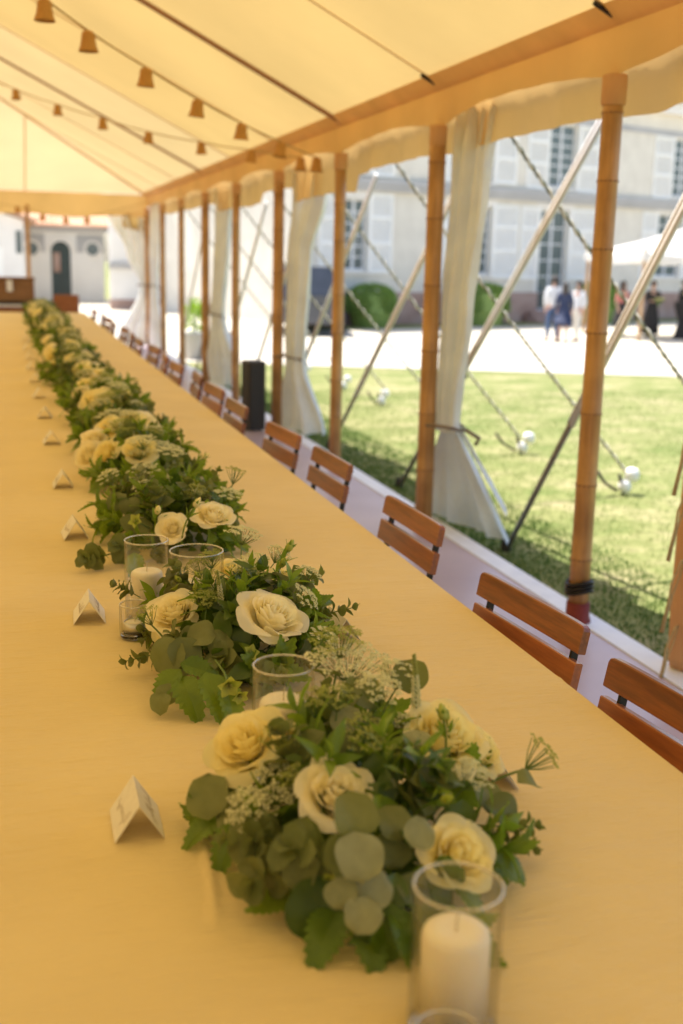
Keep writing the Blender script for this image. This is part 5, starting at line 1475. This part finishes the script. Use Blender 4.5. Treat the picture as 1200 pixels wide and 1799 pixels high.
for x in (-1.5, 1.45):
    for y in (-.9, .9):
        mb = MB(); mb.tube([(x, y - .1, .33), (x, y + .1, .33)], .33, 20); mb.build('wheel', M_black, blk, True)

# left wing behind the tent end
wg = building('side_wing', 'white rendered wing with a raised basement seen between the far tent poles', (2.9, 44, 0), (1, -.02, 0))
ops = [(2.98, 4.12, 1.45, 3.6), (5.10, 5.75, 1.45, 3.6)]
M_white_wall = pmat('white_render', (.76, .73, .68), (.84, .81, .76), 1.2, .9, bump=.2)
mb = MB(); wall_openings(mb, .9, 10.5, 1.25, 7, [(3.0, 3.9, 1.42, 3.35), (4.15, 4.75, 1.42, 3.35), (5.3, 6.1, 1.42, 3.35)]); mb.build('wall', M_white_wall, wg)
for (a, b) in ((3.0, 3.9), (4.15, 4.75), (5.3, 6.1)): window(wg, a, b, 1.42, 3.35, 2, 4)
mb = MB(); mb.box(.85, 10.6, -.12, .34, 1.02, 1.248); mb.build('string_course', M_stoneshade, wg)
mb = MB(); wall_openings(mb, .9, 10.5, -.1, 1.018, [(3.9, 4.9, .0, .85), (6.2, 7.0, .0, .85)]); mb.build('basement_wall', M_white_wall, wg)
for (a, b) in ((3.9, 4.9), (6.2, 7.0)): window(wg, a, b, .0, .85, 2, 2)
mb = MB(); mb.box(.88, 10.55, -.05, .34, -.85, -.102); mb.build('plinth', M_brick, wg)
mb = MB(); mb.hexa([(.6, -.3, 7), (10.8, -.3, 7), (10.8, 8, 7), (.6, 8, 7), (1.6, 3, 9.6), (10, 3, 9.6), (10, 5, 9.6), (1.6, 5, 9.6)]); mb.build('roof', M_stoneshade, wg)

# outbuilding with the arched door
ob = building('outbuilding', 'low white outbuilding with a green arched door, round windows and a clay tile roof', (-6, 50, 0), (1, .01, 0))
mb = MB()
ax0, ax1 = 7.92, 8.72; azc = 1.62; ar = (ax1 - ax0) / 2; axc = (ax0 + ax1) / 2
mb.box(0, ax0, 0, .4, -1.0, 2.42); mb.box(ax1, 10.1, 0, .4, -1.0, 2.42)
n = 14
for i in range(n):
    a0 = pi * i / n; a1 = pi * (i + 1) / n
    xa, xb = axc + ar * cos(a1), axc + ar * cos(a0); za, zb = azc + ar * sin(a1), azc + ar * sin(a0)
    mb.hexa([(xa, 0, za), (xb, 0, zb), (xb, .4, zb), (xa, .4, za), (xa, 0, 2.42), (xb, 0, 2.42), (xb, .4, 2.42), (xa, .4, 2.42)])
mb.build('wall', M_white_wall, ob)
mb = MB(); mb.box(ax0, ax1, .2, .25, -1.0, azc)
vs = [(axc + ar * cos(pi * i / 14), .2, azc + ar * sin(pi * i / 14)) for i in range(15)]; mb.add(vs, [tuple(range(15))]); dr = mb.build('arched_door', M_door, ob)
mb = MB(); mb.box(ax0 + .1, ax0 + .38, .17, .198, .75, 1.55); link('window_panel', mb.mesh('door_panel', M_brick), dr)
mb = MB(); mb.box(axc - .015, axc + .015, .18, .198, -1, azc + ar - .05); link('door_seam', mb.mesh('door_seam', M_black), dr)
# stone arch band over the door and the darker upper band
mb = MB()
for i in range(n):
    a0 = pi * i / n; a1 = pi * (i + 1) / n; R2 = ar + .22; R1 = ar + .001
    mb.hexa([(axc + R1 * cos(a0), -.05, azc + R1 * sin(a0)), (axc + R2 * cos(a0), -.05, azc + R2 * sin(a0)), (axc + R2 * cos(a0), -.001, azc + R2 * sin(a0)), (axc + R1 * cos(a0), -.001, azc + R1 * sin(a0)),
             (axc + R1 * cos(a1), -.05, azc + R1 * sin(a1)), (axc + R2 * cos(a1), -.05, azc + R2 * sin(a1)), (axc + R2 * cos(a1), -.001, azc + R2 * sin(a1)), (axc + R1 * cos(a1), -.001, azc + R1 * sin(a1))])
mb.build('stone_arch', M_stone, ob)
mb = MB(); mb.box(5, ax0 - .25, -.03, -.001, 1.58, 2.30); mb.box(ax1 + .25, 10.1, -.03, -.001, 1.58, 2.30); mb.build('stone_band', M_stoneshade, ob)
mb = MB(); mb.box(-.2, 10.3, -.25, .4, 2.422, 2.60); mb.build('eaves', M_stoneshade, ob)
for x, z in ((9.62, 1.72), (7.15, 1.70)):
    mb = MB(); vs = []; fs = []
    for i in range(24):
        a = 2 * pi * i / 24
        for (r_, y) in ((.26, -.033), (.36, -.033), (.36, -.06), (.26, -.06)): vs.append((x + r_ * cos(a), y - .01, z + r_ * sin(a)))
    for i in range(24):
        j = (i + 1) % 24
        for k in range(4): fs.append((i * 4 + k, i * 4 + (k + 1) % 4, j * 4 + (k + 1) % 4, j * 4 + k))
    mb.add(vs, fs); rw = mb.build('round_window', M_stone, ob)
    mb = MB(); mb.add([(x + .262 * cos(2 * pi * i / 24), -.045, z + .262 * sin(2 * pi * i / 24)) for i in range(24)], [tuple(range(24))]); link('pane', mb.mesh('pane', M_pane), rw)
# clay roof as courses of half-round tiles
mb = MB(); mb.hexa([(-.4, -.4, 2.602), (10.4, -.4, 2.602), (10.4, 4.4, 4.3), (-.4, 4.4, 4.3), (-.4, -.4, 2.65), (10.4, -.4, 2.65), (10.4, 4.4, 4.35), (-.4, 4.4, 4.35)]); mb.build('roof_deck', M_tile, ob)
mb = MB()
for i in range(54):
    x = -.3 + i * .2
    for j in range(7):
        y = -.45 + j * .7; z = 2.66 + (y + .4) * .354
        mb.tube([(x, y, z + .02), (x, y + .72, z + .02 + .72 * .345)], [.075, .06], 6)
o = mb.build('clay_tiles', M_tile, ob); o['kind'] = 'stuff'
mb = MB(); mb.box(0, 10.1, .402, 4.2, -1, 2.4); mb.build('rear_mass', M_white_wall, ob)
# neighbouring white house at the far left
nh = building('white_house', 'white house with a sloping gable at the far left behind the hamper', (-4.5, 47, 0), (1, .0, 0))
mb = MB(); mb.hexa([(0, 0, -1), (5.3, 0, -1), (5.3, 3, -1), (0, 3, -1), (0, 0, 4.4), (5.3, 0, 2.75), (5.3, 3, 2.75), (0, 3, 4.4)]); mb.build('wall', M_white_wall, nh)
mb = MB(); mb.hexa([(-.3, -.3, 4.55), (5.8, -.3, 2.66), (5.8, 3.2, 2.66), (-.3, 3.2, 4.55), (-.3, -.3, 4.7), (5.8, -.3, 2.8), (5.8, 3.2, 2.8), (-.3, 3.2, 4.7)]); mb.build('roof', M_tile, nh)
mb = MB(); mb.box(5.0, 5.22, -.03, -.001, 1.5, 2.35); mb.build('window', M_pane, nh)
mb = MB(); mb.box(3.6, 4.5, -.03, -.001, .1, 1.7); mb.build('shutter', M_shutter, nh)

# ------------------------------------------------------------------ hedges, plants
M_hedge = leafmat('hedge_leaf', (.17, .29, .06), (.36, .48, .13), (.3, .45, .08), .5, .3, .25)
M_bark = pmat('bark', (.10, .07, .04), (.16, .11, .07), 20, .9)
def hedge(label, x, y, rx, ry, h, n, seed, squared=.55, mat=None):
    t = thing('clipped_shrub', label, 'shrub', (x, y, gz(x, y) - .05))
    r = random.Random(seed); mb = MB()
    mb.lathe([(0, .0), (rx * .7, .05), (rx * .85, h * .4), (rx * .75, h * .8), (0, h * .88)], 20)
    for i in range(n):
        ph = r.uniform(0, 2 * pi); el = math.asin(r.uniform(-.2, 1))
        d = Vector((cos(ph) * cos(el), sin(ph) * cos(el), sin(el)))
        s_ = 1 / max(abs(d.x) ** 3 + abs(d.y) ** 3 + abs(d.z) ** 3, 1e-3) ** (1 / 3)
        k = 1 + squared * (s_ - 1)
        k *= 1 + .05 * sin(5 * ph + 3 * el) + r.uniform(-.07, .05)
        p = Vector((d.x * rx * k, d.y * ry * k, h * .5 + d.z * h * .5 * k))
        if p.z < .02: p.z = r.uniform(.02, .2)
        L = r.uniform(.05, .09)
        M = dirM(p, (d + Vector((r.uniform(-1, 1), r.uniform(-1, 1), r.uniform(-.6, 1)))), r.uniform(0, 6)) @ Matrix.Rotation(pi / 2, 4, 'X')
        mb.add([M @ Vector(v) for v in ((0, 0, 0), (L * .3, L * .5, .01), (0, L, 0), (-L * .3, L * .5, .01))], [(0, 1, 2, 3)])
    mb.build('crown', mat or M_hedge, t)
    mb = MB(); mb.tube([(0, 0, -.05), (0, 0, h * .4)], .05, 8); mb.build('trunk', M_bark, t)
    return t
hedge('rounded clipped green shrub under the left ground-floor window', 10.94, 34.3, .78, .6, 1.32, 6000, 1)
hedge('rounded clipped green shrub left of the stone steps', 15.25, 35.5, .82, .6, 1.38, 6000, 2)
hedge('rounded clipped green shrub right of the stone steps, partly behind the near pole', 20.2, 37.0, .8, .6, 1.45, 5000, 3)
strip_ = MB()
def fz(u, dd): p = P0 + UU * u + NN * dd; return (p.x, p.y, gz(p.x, p.y) + .02)
strip_.add([fz(-2, 1.9), fz(28, 1.9), fz(28, .05), fz(-2, .05)], [(0, 1, 2, 3)])
tag(strip_.build('grass_verge', M_lawn), kind='structure')
pp = thing('potted_plant', 'bright yellow-green plant in a grey stone pot beyond the far tent poles', 'potted plant', (3.42, 21.6, gz(3.42, 21.6)))
mb = MB(); mb.lathe([(0, 0), (.16, 0), (.18, .03), (.21, .45), (.24, .47), (.24, .52), (.20, .52), (.19, .47), (0, .46)], 24); mb.build('pot', M_stoneshade, pp, True)
mb = MB(); r = random.Random(4)
for i in range(500):
    d = Vector((r.gauss(0, 1), r.gauss(0, 1), r.gauss(.3, 1))).normalized(); p = Vector((0, 0, .80)) + Vector((d.x * .20, d.y * .20, d.z * .34)) * r.uniform(.4, 1)
    L = r.uniform(.05, .09); leaf_geo(mb, dirM(p, d + Vector((0, 0, .4)), r.uniform(0, 6)) @ Matrix.Rotation(pi / 2, 4, 'X'), L, L * .5, 'simple', 3, .1, .2)
mb.build('foliage', leafmat('bright_leaf', (.20, .34, .03), (.34, .46, .06), (.4, .6, .05), .5, .3, .4), pp)
mb = MB()
for k in range(5): mb.tube([(0, 0, .44), (.06 * cos(k * 1.3), .06 * sin(k * 1.3), .9)], .007, 5)
mb.build('stem', M_stem, pp)
# lawn blades near the tent
mb = MB(); r = random.Random(9)
for i in range(30000):
    y = 2.5 + 13 * r.random() ** 1.2; x = 2.62 + (6 + y * .1) * r.random() ** 1.4
    z = gz(x, y) - .004; a = r.uniform(0, 2 * pi); h = r.uniform(.018, .045); w = .0028 + .0004 * y * .3
    l = Vector((r.uniform(-.6, .6), r.uniform(-.6, .6), 1)) * h
    mb.add([(x - w * cos(a), y - w * sin(a), z), (x + w * cos(a), y + w * sin(a), z), (x + l.x, y + l.y, z + l.z)], [(0, 1, 2)])
o = mb.build('grass_blades', M_blade); tag(o, 'short mown grass beside the tent', 'grass', kind='stuff')
mb = MB()  # deeper green blades paint in the tent's shadow band on the lawn
for i in range(30000):
    y = 2.5 + 14 * r.random() ** 1.2; x = 2.58 + .95 * r.random() ** 1.3
    z = gz(x, y) - .004; a = r.uniform(0, 2 * pi); h = r.uniform(.015, .035); w = .0035 + .0003 * y
    l = Vector((r.uniform(-.6, .6), r.uniform(-.6, .6), 1)) * h
    mb.add([(x - w * cos(a), y - w * sin(a), z), (x + w * cos(a), y + w * sin(a), z), (x + l.x, y + l.y, z + l.z)], [(0, 1, 2)])
o = mb.build('grass_blades', leafmat('shade_blade', (.07, .14, .03), (.11, .18, .045), (.09, .18, .03), .8, .1, .25)); tag(o, 'grass along the floor edge, coloured deep green as tent shade', 'grass', kind='stuff')

# ------------------------------------------------------------------ people
def skin_obj(name, verts, edges, radii, mat, parent, root=0, sub=2):
    me = bpy.data.meshes.new(name); me.from_pydata(verts, edges, []); me.materials.append(mat)
    o = link(name, me, parent)
    md = o.modifiers.new('skin', 'SKIN'); md.use_smooth_shade = True
    sv = me.skin_vertices[0].data
    for i, rr in enumerate(radii):
        sv[i].radius = (rr, rr) if not isinstance(rr, tuple) else rr
        sv[i].use_root = (i == root)
    s_ = o.modifiers.new('sub', 'SUBSURF'); s_.levels = sub; s_.render_levels = sub
    return o
def person(label, x, y, face, H=1.72, top='white', bottom='jeans', hair='short', stride=.10, arms=((.0, .0), (.0, .0)), dress=False, hold=False):
    t = thing('person', label, 'person', (x, y, gz(x, y)), face)
    s_ = H / 1.72
    V = []; E = []; Rr = []
    def add(p, r_, par=None):
        V.append(tuple(c * s_ for c in p)); Rr.append(r_ * s_ if not isinstance(r_, tuple) else (r_[0] * s_, r_[1] * s_))
        if par is not None: E.append((par, len(V) - 1))
        return len(V) - 1
    # facing -Y locally
    pel = add((0, 0, .95), (.135, .10)); w_ = add((0, 0, 1.10), (.12, .085), pel); chs = add((0, .0, 1.30), (.145, .095), w_); nk0 = add((0, .01, 1.43), (.075, .065), chs)
    nk = add((0, 0, 1.49), .050, nk0); hd = add((0, -.012, 1.575), (.068, .078), nk); hd2 = add((0, -.005, 1.655), (.066, .080), hd)
    nose = add((0, -.098, 1.585), .012, hd)
    hands = []
    armpts = []
    for k, sx in enumerate((-1, 1)):
        fx, lift = arms[k]
        sh = add((sx * .165, .0, 1.40), .055, chs)
        el = Vector((sx * (.205 + .03), .02 - .10 * lift, 1.13 + .02 * lift)); wr_ = Vector((sx * (.20 - .07 * lift), -.04 - .26 * lift, .89 + .24 * lift))
        e = add(tuple(el), .040, sh); w = add(tuple(wr_), .028, e)
        dd = (wr_ - el).normalized(); hp_ = wr_ + dd * .05
        pm = add(tuple(hp_), (.034, .022), w); armpts.append(((sx * .165, 0, 1.40), tuple(el), tuple(wr_)))
        side = Vector((0, 1, 0)) if lift < .5 else Vector((1, 0, 0))
        for q, (off, ln) in enumerate(((-.027, .062), (-.009, .072), (.009, .068), (.026, .055))):
            b = hp_ + dd * .035 + side * off; e1 = b + dd * ln * .55 + Vector((-sx * .008, 0, 0)); e2 = b + dd * ln + Vector((-sx * .022, 0, 0))
            a1 = add(tuple(b), .009, pm); a2 = add(tuple(e1), .008, a1); add(tuple(e2), .007, a2)
        th = hp_ + side * (-.04) + dd * .01; a1 = add(tuple(th), .010, pm); add(tuple(th + dd * .035 - side * .01), .008, a1)
    legs = []
    for k, sx in enumerate((-1, 1)):
        hp_ = add((sx * .085, 0, .90), .092, pel); f = -sx * stride
        kn = add((sx * .095, -.02 + f * .4, .49), .058, hp_); an = add((sx * .10, .02 + f, .09), .036, kn)
        he = add((sx * .10, .03 + f, .045), .036, an); to = add((sx * .11, -.12 + f, .03), (.040, .025), he)
        legs.append(((sx * .085, 0, .90), (sx * .095, -.02 + f * .4, .49), (sx * .10, .02 + f, .09)))
    skin_obj('body', V, E, Rr, M_skin, t, 0)
    mats = {'white': M_pc_white, 'navy': M_pc_navy, 'black': M_pc_black, 'red': M_pc_red, 'jeans': M_pc_jeans, 'cream': M_pc_cream}
    # top
    V2 = [(0, 0, .93), (0, 0, 1.10), (0, 0, 1.30), (0, .01, 1.42)]; R2 = [(.155, .12), (.145, .11), (.165, .118), (.085, .078)]; E2 = [(0, 1), (1, 2), (2, 3)]
    for a in armpts:
        i = len(V2); V2 += [a[0], a[1], tuple(Vector(a[1]).lerp(Vector(a[2]), .8))]; R2 += [.068, .054, .040]; E2 += [(2, i), (i, i + 1)] + ([(i + 1, i + 2)] if top != 'red' else [])
        if top == 'red': V2.pop(); R2.pop()
    skin_obj('top', [tuple(c * s_ for c in p) for p in V2], E2, [tuple(c * s_ for c in q) if isinstance(q, tuple) else q * s_ for q in R2], mats[top], t, 1)
    if dress:
        mb = MB(); mb.lathe([(.15, 1.08), (.165, .98), (.21, .75), (.25, .5), (.27, dress), (.255, dress), (.14, 1.06)], 26, wob=lambda q, z: 1 + .07 * sin(7 * q) * max(0, 1.05 - z))
        o = mb.build('skirt', mats[bottom], t, True); o.scale = (s_, s_ * .8, s_)
    else:
        V3 = [(0, 0, .96), (0, 0, .90)]; R3 = [(.15, .118), (.14, .115)]; E3 = [(0, 1)]
        for a in legs:
            i = len(V3); V3 += [a[0], a[1], (a[2][0], a[2][1], a[2][2] + .02)]; R3 += [.105, .074, .060]; E3 += [(1, i), (i, i + 1), (i + 1, i + 2)]
        skin_obj('trousers', [tuple(c * s_ for c in p) for p in V3], E3, [tuple(c * s_ for c in q) if isinstance(q, tuple) else q * s_ for q in R3], mats[bottom], t, 0)
    mb = MB()
    prof = [(.0, .145), (.05, .135), (.083, .10), (.094, .05), (.093, .0), (.085, -.05)]
    def hf(u, v):
        a = pi * (.18 + u * 1.64) - pi / 2 + .0
        k = v * (len(prof) - 1); i = min(int(k), len(prof) - 2); w = k - i
        rr = prof[i][0] + (prof[i + 1][0] - prof[i][0]) * w; zz = prof[i][1] + (prof[i + 1][1] - prof[i][1]) * w
        if hair == 'long' and v > .6: zz -= (v - .6) * .45
        return (rr * sin(a + pi / 2 + pi / 2) * -1 * .95 * s_, (-.005 + rr * 1.08 * -cos(a + pi) * 1.0) * s_ if False else (.0 + rr * 1.05 * cos(a - pi / 2 - pi / 2 + pi)) * s_, (1.61 + zz * .9) * s_)
    def hf2(u, v):
        a = radians(-58) + u * radians(296)     # open at the face (-Y)
        k = v * (len(prof) - 1); i = min(int(k), len(prof) - 2); w = k - i
        rr = prof[i][0] + (prof[i + 1][0] - prof[i][0]) * w; zz = prof[i][1] + (prof[i + 1][1] - prof[i][1]) * w
        if hair == 'long' and v > .6: zz -= (v - .6) * .45
        return (rr * cos(a) * s_, (rr * 1.1 * sin(a)) * s_, (1.60 + zz) * s_)
    mb.grid(hf2, 20, 10); mb.build('hair', M_hair, t, True)
    for sx in (-1, 1):
        mb = MB(); mb.lathe([(0, -.008), (.008, -.004), (.009, .002), (0, .008)], 8, (sx * .026 * s_, -.083 * s_, 1.60 * s_)); mb.build('eye', M_black, t, True)
    for sx in (-1, 1):
        f = -sx * stride; mb = MB(); mb.bbox(sx * .105 * s_, (-.04 + f) * s_, .035, .048, .135, .034, .02); mb.build('shoe', M_black if top != 'white' else M_bark, t)
    return t
M_pc_white = pmat('white_cotton', (.72, .72, .72), (.78, .78, .78), 8, .8); M_pc_navy = pmat('navy_cloth', (.02, .03, .07), (.03, .04, .09), 8, .8)
M_pc_black = pmat('black_cloth', (.015, .013, .013), (.03, .026, .025), 8, .8); M_pc_red = pmat('coral_cloth', (.50, .16, .14), (.56, .2, .18), 8, .8)
M_pc_jeans = pmat('blue_denim', (.05, .09, .18), (.08, .13, .24), 12, .85); M_pc_cream = pmat('cream_cloth', (.62, .58, .5), (.7, .66, .58), 8, .8)
person('person in a white shirt and blue jeans seen from behind on the gravel', 14.2, 28.35, radians(175), 1.74, 'white', 'jeans')
person('person in a navy sleeveless top and short navy skirt beside the white shirt', 14.30, 27.9, radians(150), 1.58, 'navy', 'navy', 'long', .06, dress=.62)
person('person dressed in pale cream top and trousers at the right of the group', 15.02, 28.5, radians(-70), 1.62, 'white', 'cream', 'short', .12)
person('person in a coral top and black skirt near the tall pole', 17.1, 29.8, radians(20), 1.62, 'red', 'black', 'long', .05, dress=.35)
pb = person('person in a long dark dress holding a bouquet by the parasol', 18.15, 29.9, radians(-10), 1.64, 'black', 'black', 'short', .03, arms=((0, 1), (0, 1)), dress=.12)
person('person in a black suit standing under the right side of the parasol', 19.45, 30.3, radians(30), 1.72, 'black', 'black', 'short', .06)
bq = thing('bouquet', 'loose green and cream bouquet held by the person in the dark dress', 'bouquet', (18.12, 29.50, gz(18.1, 29.5) + 1.08))
for k in range(7):
    link('rose', ROSE['ab'[k % 2]][3], bq, M=dirM((.09 * cos(k * 2.4) * sqrt(k / 7), .09 * sin(k * 2.4) * sqrt(k / 7), .05), (.3 * cos(k * 2.4), .3 * sin(k * 2.4), 1), k, 1.1))
for k in range(8): add_sprig(bq, 'eucs' if k % 2 else 'lan', .10, k % 3, dirM((0, 0, -.06), (.8 * cos(k), .8 * sin(k), .7), k, 1.6), 1)
mb = MB(); mb.tube([(0, 0, -.16), (0, 0, .04)], [.02, .03], 8); mb.build('stems', M_stem, bq)

# parasol, standing tables at the right
pz = gz(18.6, 29.6)
pa = thing('parasol', 'large white canvas parasol on wooden posts at the right, over the standing guests', 'parasol', (18.9, 29.9, pz))
mb = MB()
c4 = [(-2.1, -1.6), (2.4, -1.6), (2.4, 1.8), (-2.1, 1.8)]
n = 10
for i in range(4):
    a = Vector((*c4[i], 2.42)); b = Vector((*c4[(i + 1) % 4], 2.42)); top = Vector((.15, .1, 3.15))
    def fn(u, v, a=a, b=b, top=top):
        p = a.lerp(b, u).lerp(top, v); p.z -= .10 * sin(pi * u) * (1 - v) + .06 * sin(pi * v); return tuple(p)
    mb.grid(fn, n, 6)
    def fn2(u, v, a=a, b=b):
        p = a.lerp(b, u); p.z -= .10 * sin(pi * u) + .22 * v; return tuple(p)
    mb.grid(fn2, n, 2, flip=True)
mb.build('canopy', fabric('white_canvas', (.80, .79, .76), (.55, .5, .42), .3), pa, True)
M_lightwood = woodmat('light_wood', (.42, .25, .12), (.60, .40, .22), 'z', .6, 0)
for (x, y) in ((-2.0, -1.5), (2.3, -1.5), (2.3, 1.7), (-2.0, 1.7)):
    mb = MB(); mb.tube([(x, y, 0), (x, y, 2.55)], .055, 10); mb.build('post', M_lightwood, pa)
for (x, y) in ((-2.0, 1.7), (2.3, 1.7)):
    mb = MB(); mb.tube([(x, y, 2.3), (.15, .1, 3.05)], .03, 6); mb.build('rib', M_rustwood, pa)
for i, (x, y) in enumerate(((19.0, 29.4), (20.5, 29.3))):
    tb = thing('standing_table', ['round cocktail table in a black cloth behind the bouquet', 'round cocktail table in a black cloth at the right edge'][i], 'table', (x, y, gz(x, y)))
    mb = MB(); mb.lathe([(0, 1.08), (.36, 1.08), (.37, 1.06), (.36, .9), (.22, .5), (.34, .02)], 28, wob=lambda q, z: 1 + .04 * sin(8 * q) * (1.08 - z)); mb.build('black_cloth', M_pc_black, tb, True)
    vz = thing('flower_vase', ['small white vase of cream flowers on the left cocktail table', 'small white vase of cream flowers on the right cocktail table'][i], 'vase', (x, y, gz(x, y) + 1.082))
    mb = MB(); mb.lathe([(0, 0), (.05, 0), (.06, .08), (.04, .14), (.05, .16)], 16); mb.build('vase', M_foam, vz, True)
    for k in range(5): link('rose', ROSE['ab'[k % 2]][3], vz, M=dirM((.07 * cos(k * 1.3), .07 * sin(k * 1.3), .2), (.5 * cos(k * 1.3), .5 * sin(k * 1.3), 1), k, 1.2))
